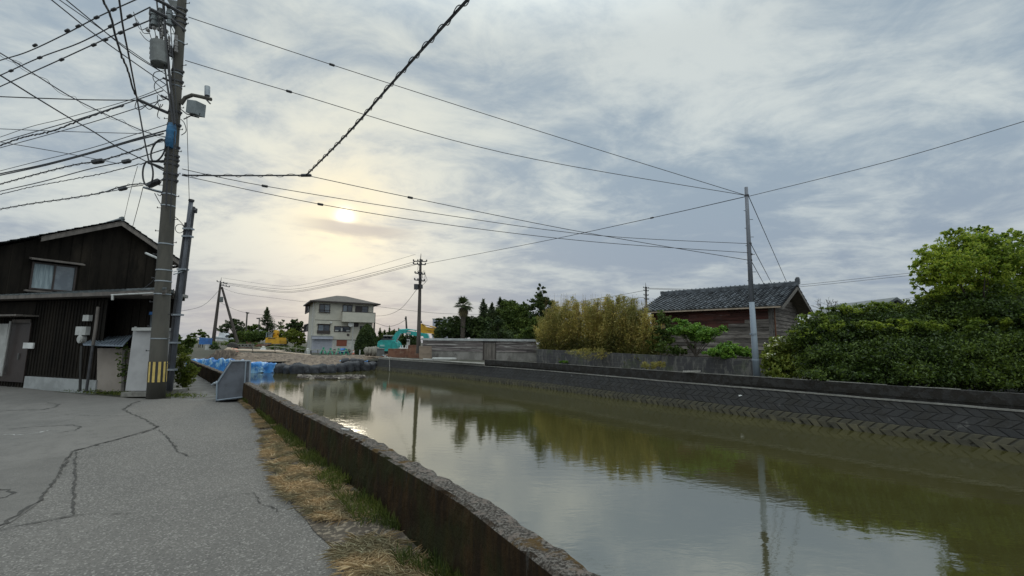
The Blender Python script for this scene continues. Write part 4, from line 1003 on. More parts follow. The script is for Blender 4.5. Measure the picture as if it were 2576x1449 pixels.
def sandbag(p, d, w, hgt, dep, label, group, up=0):
    b = MB().mat('black_bag'); sd = random.random()*90; n_, m_ = 22, 14; rows_ = []
    for i in range(m_+1):
        th = PI*i/m_; row = []
        for k in range(n_):
            ph = 2*PI*k/n_; cx_, sx_ = math.cos(ph), math.sin(ph); pw = lambda v, e: math.copysign(abs(v)**e, v)
            rr = max(1e-6, math.sin(th))**.55; x_, y_, z_ = rr*pw(cx_, .7), rr*pw(sx_, .7), pw(math.cos(th), .8)
            q = V3((x_, y_, z_)); e_ = 1+.22*noise.noise(q*1.2+V3((sd, 0, 0)))+.13*noise.noise(V3((ph*2.2, z_*1.2, sd)))+.06*noise.noise(q*6+V3((0, sd, 0)))
            row.append((x_*w*.54*e_, y_*dep*.5*e_, hgt*.5+z_*hgt*.52*e_-.06*x_*x_))
        rows_.append(b.vs(row))
    for i in range(m_):
        for k in range(n_): b.face(rows_[i]+k, rows_[i+1]+k, rows_[i+1]+(k+1) % n_, rows_[i]+(k+1) % n_)
    o = b.build('black_sandbag', smooth=True); o.location = V3((p.x, p.y, WZ-.12+up)); o.rotation_euler = (random.uniform(-.12, .12), random.uniform(-.12, .12), math.atan2(d.y, d.x)); o['_o'] = (0, 0, 0)
    return tag(o, label, 'sandbag', group)
ordn = ['leftmost black sandbag, touching the end of the blue sheet', 'second black sandbag from the blue sheet', 'third black sandbag from the blue sheet', 'fourth black sandbag from the blue sheet', 'fifth black sandbag from the blue sheet', 'sixth black sandbag from the blue sheet', 'seventh black sandbag, near the middle of the row', 'fifth black sandbag from the right end of the lower row', 'fourth black sandbag from the right end of the lower row', 'third black sandbag from the right end of the lower row', 'second black sandbag from the right end of the lower row', 'rightmost black sandbag, against the stone bank']
xs = [705, 724, 745, 764, 787, 808, 830, 853, 873, 893, 914, 935]
for k, x in enumerate(xs):
    py = float(np.interp(x, [690, 740, 830, 945], [938, 941, 939, 930])); p = onz(x, py, WZ); n = V3((-.3, .954, 0)); p = p+n*random.uniform(.35, .6)
    sandbag(p, V3((.9, .35+random.uniform(-.3, .3), 0)), random.uniform(.74, .98), random.uniform(.66, .84), .8, ordn[k], 'black sandbags along the cofferdam')
for k, x in enumerate([866, 886, 903]):
    p = onz(x, 934, WZ)+V3((-.3, .954, 0))*1.0
    sandbag(p, V3((.9, .4, 0)), random.uniform(.6, .85), random.uniform(.55, .7), .7, ['left', 'middle', 'right'][k]+' black sandbag of the three piled on top at the right of the row', 'upper black sandbags', .48)
# blue sheeting draped over the bags (one crumpled sheet) and scraps
def drape(name, pts_, top, bot, label, seed, inl=.8, amp=.12, tops=None):
    b = MB().mat('blue_sheet'); P = dens_(pts_, .09); prev = None; Ys = [q.y for q in pts_]
    for i, p in enumerate(P):
        row = []
        if tops: top = float(np.interp(p.y, Ys, tops))
        n = V3((-.3, .954, 0))
        for j in range(15):
            t = j/14
            if t < .6: z = bot+(top-bot)*(t/.6); off = .0+.10*t
            else: z = top-.02*(t-.6); off = .06+inl*(t-.6)/.4
            q = V3((p.x, p.y, z))+n*off
            e = amp*noise.noise(V3((i*.17, t*1.5, seed)))+amp*.6*noise.noise(V3((i*.5, t*3, seed+9)))
            zz = z+.20*noise.noise(V3((i*.14, seed, t*2)))+.07*noise.noise(V3((i*.5, seed, t*4)))
            if j == 0: zz -= .12*abs(noise.noise(V3((i*.4, seed, 7))))
            row.append((q.x+e*.3, q.y-e-.05, zz))
        cur = b.vs(row)
        if prev is not None:
            for j in range(14): b.face(prev+j, cur+j, cur+j+1, prev+j+1)
        prev = cur
    return tag(b.build(name, smooth=True), label, 'sheet')
drape('blue_sheet', [at(x, 900, Y_) for x, Y_ in ((470, 26.4), (520, 28.5), (580, 31.5), (640, 34.0), (668, 34.3), (697, 34.6))], -.10, WZ+.0, 'long crumpled blue plastic sheet draped over bags at the left end of the canal', 3, amp=.16, tops=[.46, .42, .24, -.04, -.12, -.14])
for (xa, xb, y, lab, sd_) in ((835, 866, 934, 'small faded blue sheet scrap on top of the black bags', 5), (905, 925, 931, 'pale blue sheet scrap at the right end of the black bags', 8)):
    n = V3((-.3, .954, 0)); a, c = onz(xa, y, WZ)+n*.8, onz(xb, y, WZ)+n*.8
    drape('blue_sheet', [a, c], -.02, -.30, lab, sd_, .3, .08)
# planks, debris
b = MB().mat('timber'); a, c = at(712, 914, 38.6), at(772, 914.5, 38.6); b.obox(a, c-a, (0, .35, .05), (0, 0, .05)); c2 = at(870, 895, 43); b.obox(at(774, 913.5, 38.7), c2-at(774, 913.5, 38.7), (0, .3, .05), (0, 0, .05)); tag(b.build('plank'), 'long pale timber plank lying along the foot of the earth bank', 'plank')
b = MB().mat('debris')
for k in range(420):
    t = random.random(); x = 752+165*t; y = 944+7*random.random()+3*math.sin(t*3); p = onz(x, y, WZ+.01); s_ = random.uniform(.05, .18)
    b.mat('debris' if random.random() < .7 else 'debris_pale'); b.box((p.x, p.y, WZ+.02+random.random()*.05), (s_*2.2, s_, .05+.06*random.random()), random.random()*3)
b.mat('debris_pale')
for k in range(3): b.tube([onz(790+k*20, 946, WZ+.05), onz(850+k*18, 945-k, WZ+.07)], .04, 5)
tag(b.build('floating_debris'), 'dark raft of floating wood scraps and litter on the canal in front of the black bags', 'debris', kind='stuff')
# timber road plates along the top of the earth bank
b = MB().mat('timber')
q0, q1, q2 = at(578, 881, 43.5), at(690, 884, 46), at(776, 893, 47)
for a, c, w in ((at(576, 882, 43), at(694, 886, 44.5), 2.6), (at(695, 886.5, 44.5), at(780, 895, 45), 1.2)):
    n = 5
    for k in range(n): b.obox(a.lerp(c, k/n), (c-a)/n*.98, (-.4, w, .02*w), (0, 0, .08))
tag(b.build('road_plate'), 'pale timber boards laid as a track along the top of the earth bank', 'boards')
# rope fence
rp = thing('rope_fence', at(692, 885, 44.8), 'thin rope strung on leaning stakes along the edge of the earth bank', 'fence')
pts_ = [(636, 889, 872.5, 44), (692, 888, 870, 45), (745, 893, 874.5, 46), (770, 893, 877, 47), (800, 890, 879, 49), (915, 893, 881, 52)]
for (x, yb, yt, Y) in pts_:
    b = MB().mat('bark_grey'); b.tube([at(x, yb, Y), at(x-1, yt, Y)], .05, 5); b.build('stake', rp)
b = MB().mat('rope')
for k in range(len(pts_)-1):
    a = at(pts_[k][0], pts_[k][2]+1, pts_[k][3]); c = at(pts_[k+1][0], pts_[k+1][2]+1, pts_[k+1][3]); m_ = a.lerp(c, .5)-V3((0, 0, .08)); b.tube([a, m_, c], .03, 5)
b.build('rope', rp)
b = MB().mat('rope')
for k in range(2):
    a = at(pts_[k][0], pts_[k][1]-1, pts_[k][3]-.4); c = at(pts_[k+1][0], pts_[k+1][1], pts_[k+1][3]-.4); b.tube([a, a.lerp(c, .3)-V3((0, 0, .35)), a.lerp(c, .7)-V3((0, 0, .38)), c], .03, 4)
b.build('slack_hose', rp)
# blue site box, pile, sleepers, barriers, cones, tarp, buckets
bb_ = thing('blue_tool_box', at(511, 873, 47), 'blue steel container on short legs on the earth bank behind the canal', 'container')
b = MB().mat('blue_box'); a, c = at(500, 866, 47), at(522, 867, 47.6); b.obox(a, c-a, (-.2, 1.0, 0), (0, 0, .62)); b.obox(a+V3((-.04, -.04, .62)), (c-a)*1.06, (-.2, 1.1, 0), (0, 0, .06)); b.build('body', bb_)
for k, q in enumerate((a, c, a+V3((-.2, .9, 0)), c+V3((-.2, .9, 0)))): b = MB().mat('steel_dark'); b.tube([q, q-V3((0, 0, .35))], .04, 5); b.build('leg', bb_)
b = MB().mat('white_dim'); p = at(520, 879, 44); b.box(p+V3((0, 0, .2)), (.25, .2, .5)); b.box(p+V3((0, 0, .47)), (.29, .24, .05)); tag(b.build('white_post'), 'short white block standing below the blue container', 'post')
HEAP = 1
b = MB().mat('rubber'); b.blob(at(586, 875, 52)+V3((0, 0, .15)), (.55, .5, .45), 12, 8, .4); tag(b.build('rubble_heap', smooth=True), 'dark rubble heap behind the orange netting', 'heap')
b = MB().mat('timber'); b.blob(at(580, 880, 50), (.7, .4, .25), 9, 6, .4); tag(b.build('rubble_heap', smooth=True), 'tan rubble heap left of the orange netting', 'heap')
b = MB().mat('orange_net'); b.blob(at(591, 881, 46)+V3((0, 0, .0)), (.32, .25, .22), 9, 6, .6); tag(b.build('netting'), 'crumpled bundle of faded orange netting on the boards', 'net')
sp = thing('concrete_barrier', at(614, 874, 52), 'low grey concrete channel blocks with square openings on the site', 'barrier')
for k in range(4):
    b = MB().mat('concrete'); a = at(597+k*9, 874, 52); c = at(605+k*9, 874, 52); d_ = c-a; b.obox(a, d_, (0, .6, 0), (0, 0, .12)); b.obox(a+V3((0, 0, .12)), d_*.25, (0, .6, 0), (0, 0, .2)); b.obox(a+d_*.75+V3((0, 0, .12)), d_*.25, (0, .6, 0), (0, 0, .2)); b.obox(a+V3((0, 0, .32)), d_, (0, .6, 0), (0, 0, .09)); b.build('block', sp)
b = MB().mat('white_dim'); a = at(652, 881.5, 47); b.hexa([a, at(668, 882, 47), at(671, 881, 48), at(657, 880, 48), a+V3((.1, .3, .38)), at(661, 882, 47)+V3((.1, .3, .38)), at(662, 881, 48)+V3((.1, .1, .38)), at(657, 880, 48)+V3((.1, .1, .38))]); tag(b.build('white_cover'), 'white tilted sheet cover lying on the timber track', 'cover')
b = MB().mat('rust'); 
for k in range(3): b.obox(at(641+k*3, 871.5-k*2, 53), at(668, 872, 53)-at(641, 872, 53), (0, .8, 0), (0, 0, .1))
tag(b.build('steel_plate_stack'), 'stack of rusty steel plates beside the yellow excavator', 'plates')
b = MB().mat('concrete'); b.obox(at(660, 867.5, 55), at(676, 867.5, 55)-at(660, 867.5, 55), (0, .6, 0), (0, 0, .25)); b.obox(at(661, 864, 55.1), at(675, 864, 55)-at(661, 864, 55), (0, .5, 0), (0, 0, .08)); tag(b.build('kerb_block'), 'pale concrete kerb block at the left of the yellow excavator', 'block')
fr0 = None
labs = ['leftmost green A-frame barrier stand before the garage shutter', 'green A-frame barrier stand under the right edge of the garage shutter', 'green A-frame barrier stand left of the blue tarpaulin', 'rightmost green A-frame barrier stand right of the blue tarpaulin']
def aframe():
    root = thing('barrier_stand', (0, 0, 0), labs[0], 'barrier', 'green barrier stands before the beige house')
    for s_ in (-1, 1):
        b = MB().mat('green_plastic'); b.tube([(s_*.28, -.2, 0), (s_*.04, 0, .62)], .055, 5); b.tube([(s_*.28, .2, 0), (s_*.04, 0, .62)], .055, 5); b.tube([(s_*.22, -.15, .15), (s_*.22, .15, .15)], .04, 5); b.build('leg', root)
    b = MB().mat('green_plastic'); b.box((0, 0, .66), (.2, .12, .12)); b.build('head', root); return root
ax = [(813, 890), (831, 892), (851, 892), (870, 893)]
for k, (x, y) in enumerate(ax):
    if k == 0: fr0 = aframe(); o = fr0
    else:
        o = fr0.copy(); COL.objects.link(o)
        for ch in fr0.children: c_ = ch.copy(); COL.objects.link(c_); c_.parent = o
    o['label'] = labs[k]; p = at(x, y, 51); o.location = p; o.rotation_euler = (0, 0, .2*k)
b = MB().mat('white_dim'); a = at(806, 882.5, 51.1); c = at(876, 884.5, 51.1); b.tube([a, c], .035, 6); tag(b.build('barrier_bar'), 'long thin pale bar resting across the green barrier stands', 'bar')
b = MB().mat('tarp_blue'); p = at(863.5, 888, 53.5); b.blob(p+V3((0, 0, .25)), (.48, .4, .33), 12, 8, .45); tag(b.build('blue_tarpaulin'), 'bundled bright blue tarpaulin in front of the house wall', 'tarpaulin')
b = MB().mat('white_dim'); p = at(773, 893, 50); b.tube([p, p+V3((0, 0, .5)), p+V3((.03, 0, .75))], [.3, .26, .12], 10); tag(b.build('white_sack'), 'white sack standing at the left corner of the beige house', 'sack')
b = MB().mat('rubber'); p = at(779, 892, 51); b.tube([p, p+V3((0, 0, .45))], [.18, .2], 10); tag(b.build('black_bucket'), 'small dark bucket beside the white sack', 'bucket')
b = MB().mat('orange_net'); p = at(889, 891, 51); b.tube([p, p+V3((0, 0, .5))], [.12, .03], 8); b.box(p, (.35, .35, .04)); b.mat('white_paint'); b.tube([p+V3((0, 0, .2)), p+V3((0, 0, .32))], [.105, .075], 8); tag(b.build('traffic_cone'), 'orange traffic cone with a white band right of the barrier stands', 'cone')
b = MB().mat('white_dim'); p = at(905, 893, 50); b.tube([p, p+V3((0, 0, .55))], .07, 6); b.tube([p+V3((0, 0, .55)), p+V3((0, 0, .58))], .09, 6); tag(b.build('marker_post'), 'short white marker post before the conical bush', 'post')
# ------------------------------------------------------------------ right-bank clutter at the excavator
for k, (x, y, w, h) in enumerate([(924, 893, .5, .85), (933, 892, .42, .8), (941, 893, .5, .9), (948, 893, .3, .8)]):
    b = MB().mat('stone'); b.blob(at(x, y, 44)+V3((0, 0, h*.38)), (w*.62, .45, h*.52), 9, 7, .25)
    tag(b.build('boulder', smooth=True), ['leftmost upright tan boulder beside the conical bush', 'rounded tan boulder, second from the conical bush', 'large rust-stained boulder, third from the conical bush', 'narrow boulder next to the dark grey bin'][k], 'boulder', 'boulders on the bank below the teal excavator')
b = MB().mat('shutter'); b.mats = ['frame_alu']; a = at(947, 897, 42.5); c = at(961, 898, 42.2); b.obox(a, c-a, (0, .7, 0), (0, 0, .72)); b.obox(a+V3((-.04, -.05, .72)), (c-a)*1.12, (0, .8, 0), (0, 0, .06)); tag(b.build('grey_bin'), 'dark grey square bin between the boulders and the teal excavator', 'bin')
b = MB().mat('timber'); b.obox(at(916, 897.5, 42.4), at(955, 899, 42)-at(916, 897.5, 42.4), (0, .25, 0), (0, 0, .08)); tag(b.build('bank_plank'), 'pale plank lying at the bank edge under the boulders', 'plank')
b = MB()
for k in range(16): b.mat(['rust', 'white_dim', 'glass_sky', 'timber'][k % 4]); b.blob(at(963+k*1.4, 899-random.random()*6, 41.5), (.16, .14, .11), 6, 5, .4)
tag(b.build('litter_pile'), 'pile of mixed junk and bags between the grey bin and the rusty plates', 'junk', kind='stuff')
def panel(name, x0, y0, x1, y1, Y0, Y1, m, label, cat='panel', th=.08):
    a, c = at(x0, y1, Y0), at(x1, y1, Y1); t0, t1 = at(x0, y0, Y0), at(x1, y0, Y1); dv = V3((.02, th, 0))
    b = MB().mat(m); b.hexa([a, c, c+dv, a+dv, t0, t1, t1+dv, t0+dv]); e_ = (c-a)
    for q, w in ((a, t0), (c, t1)): b.tube([q, w], .035, 5)
    b.tube([t0, t1], .035, 5)
    return tag(b.build(name), label, cat)
panel('rusty_plate', 977, 878, 1027, 902, 41, 40.6, 'rust', 'dark red rusty steel plate leaning low beside the junk pile', 'steel plate')
panel('rusty_plate', 1027.5, 869, 1053.5, 905, 40.2, 39.9, 'rust', 'tall upright rusty steel plate left of the pale board', 'steel plate')
panel('plywood_board', 1055, 871.5, 1085, 888, 36.9, 36.8, 'plywood', 'upper tan board leaning against the end of the boundary wall', 'board')
panel('plywood_board', 1055, 889, 1085, 904, 36.7, 36.6, 'plywood', 'lower tan board at the foot of the boundary wall', 'board')
b = MB().mat('white_paint'); a, c = at(1003, 877, 42.6), at(1032, 878.5, 42.6); b.obox(a, c-a, (0, .15, 0), (0, 0, .10))
for x in (1008, 1013, 1021, 1025, 1029): b.tube([at(x, 877, 42.7), at(x, 868, 42.7)], .045, 6)
tag(b.build('white_rail'), 'low white rail with upright white pegs right of the teal excavator body', 'rail')
b = MB().mat('white_dim'); a, c = at(1022.5, 872, 43.5), at(1029.5, 872, 43.5); b.obox(a, c-a, (0, .2, 0), (0, 0, at(1025, 853, 43.5).z-a.z)); b.mat('black_paint'); q = at(1024.5, 857.5, 43.45); b.box(q, (.09, .04, .13)); b.box(at(1027.5, 857.5, 43.45), (.09, .04, .13)); tag(b.build('meter_cabinet'), 'slim white cabinet with two dark dials behind the white rail', 'cabinet')
b = MB().mat('white_dim'); 
for k in range(3):
    c_ = at(1118, 903.5-k*1.1, 34.6); P = [c_+V3((math.cos(t)*.9, math.sin(t)*.5, 0)) for t in np.linspace(0, 6.28, 20)]; b.tube(P, .045, 5)
b.tube([at(1100, 904, 34.6), at(1080, 904, 35), at(1065, 903, 35.4)], .045, 5); tag(b.build('hose_coil'), 'white hose lying in a coil on the bank before the boundary wall', 'hose')
b = MB().mat('concrete')
for k in range(9): b.tube([at(1718+k*5, 936, 17.9), at(1721+k*5, 933.5, 18.3)], .03, 5)
tag(b.build('corrugated_scrap'), 'small piece of pale corrugated sheet on the ledge before the block wall', 'sheet')
# thin white pole in the canal near the bags, paper on the slope
b = MB().mat('concrete'); b.tube([at(980, 934, 37), at(980, 898, 38.5)], .02, 5); tag(b.build('gauge_pole'), 'thin pale staff leaning on the stone bank near the sandbags', 'pole')
b = MB().mat('white_dim'); p = at(1858, 997, 16.0); b.poly([p, p+V3((.08, -.03, .02)), p+V3((.09, .01, .05)), p+V3((.02, .02, .05))]); b.poly([p+V3((.03, -.02, .01)), p+V3((.11, -.06, .03)), p+V3((.07, -.01, .06))]); tag(b.build('paper_scrap'), 'crumpled white paper scrap caught on the herringbone slope', 'litter')
# ------------------------------------------------------------------ teal excavator
ex = thing('teal_excavator', at(985, 890, 52), 'teal excavator with folded boom working behind the rusty plates', 'excavator')
def pl(pix, Y, dep, m, name, par=ex, z=0):
    b = MB().mat(m); P = [at(x, y, Y) for x, y in pix]; b.prism(P, (0, dep, 0)); return b.build(name, par)
pl([(950, 880), (949, 868), (951, 859), (957, 856), (986, 855.5), (991, 857.5), (996, 863), (999, 871), (999, 880)], 51, 2.4, 'teal', 'body')
for (x0_, x1_, y0_, y1_) in ((954, 971, 858.5, 874), (973, 983, 857.5, 877), (984.5, 996, 860, 877)):
    b = MB().mat('teal'); a, c = at(x0_, y1_, 50.97), at(x1_, y1_, 50.97); h = at(x0_, y0_, 50.97).z-a.z
    b.obox(a, c-a, (0, .05, 0), (0, 0, .05)); b.obox(a, (.05, 0, 0), (0, .05, 0), (0, 0, h)); b.obox(a+V3((0, 0, h)), c-a, (0, .05, 0), (0, 0, .05)); b.obox(c, (.05, 0, 0), (0, .05, 0), (0, 0, h)); b.build('access_panel', ex)
b = MB().mat('teal_decal'); a = at(955.5, 871.5, 50.96); b.obox(a, (.52, 0, 0), (0, .02, 0), (0, 0, .2)); b.build('decal', ex)
pl([(948.5, 883), (948.5, 880), (1001, 880), (1003, 883)], 50.9, 2.6, 'teal', 'deck')
pl([(957, 855.8), (961, 851), (985, 852.5), (989, 857)], 51.3, 1.6, 'steel_dark', 'engine_cover')
b = MB(); 
b.mat('black_paint')
q = [at(966, 853, 53), at(987, 853, 53)]; 
for x in (964.5, 974, 983.5): b.tube([at(x, 853, 52.2), at(x+.5, 845, 52.2)], .06, 5)
b.mat('white_dim'); a, c = at(964, 845.5, 52.1), at(985, 845.5, 52.1); b.obox(a, c-a, (0, 1.2, 0), (0, 0, .12)); b.mat('glass_dark'); a, c = at(965.5, 853, 52.5), at(983, 853, 52.5); b.obox(a, c-a, (0, .9, 0), (0, 0, .33)); b.build('cab', ex)
boom = pl([(985, 858), (987, 850), (996, 836), (1002, 831.5), (1010, 829.5), (1019, 830.5), (1023, 833), (1022, 838), (1013, 838), (1006, 842), (1000, 850), (994, 860)], 52.0, .6, 'teal', 'boom')
arm = pl([(1019, 832), (1028, 832), (1060, 837), (1066, 840), (1064, 845.5), (1050, 845.5), (1020, 841)], 52.2, .45, 'teal', 'arm')
b = MB().mat('galv_bright'); b.tube([at(996, 861, 51.9), at(1009, 839, 51.9)], .07, 7); b.build('cylinder', ex)
b = MB().mat('teal'); b.tube([at(1004, 830, 52.3), at(1030, 829, 52.3)], .1, 7); b.tube([at(1030, 829, 52.3), at(1048, 831, 52.3)], .06, 7); b.build('cylinder', ex)
pl([(1062, 838), (1074, 839), (1077, 846), (1078, 853), (1076, 863), (1064, 864), (1066, 852)], 52.0, .8, 'teal', 'bucket')
b = MB().mat('white_dim'); b.obox(at(1019.5, 839.5, 52.1), at(1033, 840.5, 52.1)-at(1019.5, 839.5, 52.1), (0, .03, 0), (0, 0, .22)); b.build('boom_decal', ex)
pl([(952, 890), (950, 886.5), (952, 883.5), (998, 883.5), (1001, 886.5), (999, 890)], 51.1, .6, 'rubber', 'track')
pl([(952, 890), (950, 886.5), (952, 883.5), (998, 883.5), (1001, 886.5), (999, 890)], 52.9, .6, 'rubber', 'track')
# yellow boom of a second machine
ym = thing('yellow_crane_boom', at(1085, 880, 60), 'yellow machine arm with dark lettering showing above the boundary wall', 'excavator')
pl([(1058, 838), (1058, 815), (1063, 814), (1071, 822), (1100, 827), (1101, 829), (1098, 841), (1074, 838)], 59, .7, 'yellow', 'arm', ym)
b = MB().mat('steel_dark'); b.tube([at(1062, 816, 58.9), at(1082, 820.5, 58.9)], .05, 6); b.mat('yellow'); b.tube([at(1082, 820.5, 58.9), at(1098, 825, 58.9)], .09, 6); b.build('cylinder', ym)
b = MB().mat('yellow'); b.tube([at(1096, 880, 61.5), at(1099, 834, 59.6)], .35, 8); b.build('mast', ym)
b = MB().mat('steel_dark'); b.tube([at(1060, 813, 59.3), at(1060.5, 806, 59.3)], [.12, .02], 6); b.build('aerial', ym)
tcv = bpy.data.curves.new('lettering', 'FONT'); tcv.body = 'KOMATSU'; tcv.size = .62; tcv.extrude = .01; tob = bpy.data.objects.new('lettering', tcv)
COL.objects.link(tob); dg = bpy.context.evaluated_depsgraph_get(); me = bpy.data.meshes.new_from_object(tob.evaluated_get(dg)); bpy.data.objects.remove(tob)
me.materials.clear(); me.materials.append(MATS['red_brown']); lo_ = bpy.data.objects.new('lettering', me); COL.objects.link(lo_); lo_.parent = ym
pp_ = at(1073, 832.5, 58.95); lo_.location = pp_-V3(ym['_o']); lo_.rotation_euler = (PI/2, .14, 0)
xm = max(v.co.x for v in me.vertices); wdt = (at(1095, 834, 58.95)-pp_).x; lo_.scale = (wdt/xm,)*3
# yellow excavator seen from behind
ye = thing('yellow_excavator', at(685, 872, 58), 'yellow excavator seen from behind with its boom raised on the site left of the house', 'excavator')
pl([(667.5, 865), (667, 857), (668.5, 849.5), (701.5, 849), (703, 857), (702.5, 865)], 57, 1.8, 'yellow', 'body', ye)
b = MB().mat('frame_dark')
for x0_, x1_ in ((674, 692),): b.obox(at(x0_, 852.2, 56.98), at(x1_, 852.2, 56.98)-at(x0_, 852.2, 56.98), (0, .03, 0), (0, 0, .09))
b.build('vent', ye)
b = MB().mat('green_plastic'); b.mats = ['teal']; b.mats = ['pole_grey']
a, c = at(670, 848.5, 57.6), at(683.5, 848.5, 57.6); h = .52
for q in (a, c): b.tube([q, q+V3((0, 0, h))], .06, 5); b.tube([q+V3((0, 1, 0)), q+V3((0, 1, h))], .06, 5)
b.obox(a+V3((-.05, -.05, h)), (c-a)*1.1, (0, 1.1, 0), (0, 0, .08)); cb = b.build('cab', ye)
b = MB().mat('glass_sky'); b.obox(a+V3((.1, .1, 0)), (c-a)*.75, (0, .05, 0), (0, 0, .42)); o = b.build('glass', ye); o.parent = cb
pl([(686.5, 848.5), (687, 838), (689, 832), (693, 829.5), (697, 832), (698, 838), (695, 843), (697, 848.5)], 58.2, .5, 'yellow', 'boom', ye)
b = MB().mat('white_paint'); b.blob(at(694.5, 829, 58.4), (.13, .13, .13), 8, 6, 0); b.build('boom_tip', ye)
for x0_ in (668.5, 693): pl([(x0_, 871), (x0_, 866.5), (x0_+9, 866.5), (x0_+9, 871)], 57.2, 2.2, 'rubber', 'track', ye)
# ------------------------------------------------------------------ boat laid up on land, white rail
bo = thing('motor_boat', at(568, 862, 75), 'white motor boat with a windowed cabin on land behind the strutted pole', 'boat')
def plb(pix, Y, dep, m, name): return pl(pix, Y, dep, m, name, bo)
plb([(541, 846), (590, 852), (598, 855), (592, 860), (548, 857), (540, 853)], 74, 2.4, 'boat_white', 'hull')
plb([(549, 847), (552, 836), (562, 835), (564, 841), (575, 842), (584, 850)], 74.5, 1.5, 'boat_white', 'cabin')
plb([(565, 848), (570, 842.6), (574, 842.6), (582, 848.5)], 74.4, .08, 'glass_dark', 'window')
b = MB().mat('blue_box'); b.mats = ['glass_sky']; b.obox(at(541, 850, 73.9), at(590, 855.2, 73.9)-at(541, 850, 73.9), (0, .05, 0), (0, 0, .08)); b.build('stripe', bo)
gr_ = thing('guard_rail', at(520, 850, 90), 'pale guard rail on the horizon left of the strutted utility pole', 'rail')
b = MB().mat('white_dim'); b.tube([at(478, 847, 90), at(540, 851, 90)], .16, 6); b.build('rail', gr_)
for x in (480, 492, 504, 516, 528, 540): b = MB().mat('white_dim'); b.tube([at(x, 856, 90), at(x, 848, 90)], .10, 5); b.build('post', gr_)
# white small building behind the trees and thin far features
sb_ = thing('far_house', at(1105, 850, 95), 'pale grey flat-topped building half hidden behind the palm trees', 'building')
b = MB().mat('shutter'); a, c = at(1088, 818, 95), at(1128, 818, 95); a.z = .2; c.z = .2; zt_ = at(1100, 803.5, 95).z
b.obox(a, c-a, (0, 6, 0), (0, 0, zt_-.2)); b.build('wall', sb_); b = MB().mat('white_dim'); b.obox(a+V3((-.1, -.1, zt_-.2)), (c-a)*1.05, (0, 6.2, 0), (0, 0, .2)); b.build('roof_edge', sb_)
fb = thing('far_shed', at(640, 862, 85), 'low reddish shed roof half hidden in the hedge behind the strutted pole', 'shed')
b = MB().mat('rust'); a, c = at(602, 848, 85), at(628, 848, 85); a.z = c.z = .2; b.obox(a, c-a, (0, 3, 0), (0, 0, at(610, 842, 85).z)); b.build('wall', fb)
b = MB().mat('pale_cap'); a2, c2_ = at(598, 842, 84), at(642, 834, 84); c2_ = at(642, 838.5, 84); b.hexa([a2, c2_, c2_+V3((0, 4, .9)), a2+V3((0, 4, .9)), a2+V3((0, 0, .08)), c2_+V3((0, 0, .08)), c2_+V3((0, 4, 1)), a2+V3((0, 4, 1))]); b.build('roof', fb)
rr = thing('far_roof_house', at(2230, 800, 30), 'grey house gable peeking out above the big hedge', 'house')
b = MB().mat('white_dim'); p0, p1, pk = at(2195, 786, 30), at(2290, 790, 30), at(2245, 757, 30); b.prism([V3((p0.x, 30, .2)), V3((p1.x, 30, .2)), p1, pk, p0], (0, 6, 0)); b.build('wall', rr)
b = MB().mat('roof_black'); b.hexa([p0+V3((-.3, -.4, -.1)), pk+V3((0, -.4, .05)), pk+V3((0, 6, .05)), p0+V3((-.3, 6, -.1)), p0+V3((-.3, -.4, .05)), pk+V3((0, -.4, .22)), pk+V3((0, 6, .22)), p0+V3((-.3, 6, .05))]); b.hexa([pk+V3((0, -.4, .05)), p1+V3((.3, -.4, -.1)), p1+V3((.3, 6, -.1)), pk+V3((0, 6, .05)), pk+V3((0, -.4, .22)), p1+V3((.3, -.4, .05)), p1+V3((.3, 6, .05)), pk+V3((0, 6, .22))]); b.build('roof', rr)
# ------------------------------------------------------------------ vegetation
def px2m(Y): return Y/F
def plant(name, label, cat, bx, by, Y, blobs, dens, size, matn, trunk='bark', tr=.1, group=None, aspect=.5, flat=0, cs=.24, kfac=1.0, shell=.45, depth=.8, zb=None, crown='crown', limbs=5, jit=.4):
    base = at(bx, by, Y)
    if zb is not None: base.z = zb
    t = thing(name, base, label, cat, group); P = []; tips = []
    for (x, y, rx, ry, *dY) in blobs:
        c = at(x, y, Y+(dY[0] if dY else 0)); a, b_ = rx*px2m(Y), ry*px2m(Y)
        area = rx*ry*PI; n = int(area*dens); k = max(8, int(n/26*kfac))
        P.append(clumps(c, (a, a*depth, b_), k, n, cs, shell)); tips.append(c)
    P = np.vstack(P); P = P[P[:, 2] > base.z+.02]
    leafmesh(crown, P, size, matn, t, aspect, flat, jit)
    if trunk:
        b = MB().mat(trunk); mid_ = V3((base.x, base.y, base.z)); top = max(tips, key=lambda q: q.z)
        fork = base.lerp(V3((tips[0].x, tips[0].y, tips[0].z)), .4)
        b.tube([base-V3((0, 0, .2)), base.lerp(fork, .5)+V3((tr*.3, 0, 0)), fork, top], [tr, tr*.85, tr*.7, tr*.15], 7)
        for q in (tips*3)[:max(limbs, len(tips))]:
            e = q+V3((random.uniform(-1, 1), random.uniform(-1, 1), random.uniform(-.2, .6)))*(blobs[0][2]*px2m(Y)*.55)
            e = fork.lerp(e, .82); b.tube([fork, fork.lerp(e, .5)+V3((0, 0, tr)), e], [tr*.5, tr*.32, tr*.08], 5)
        b.build('trunk', t)
    return t
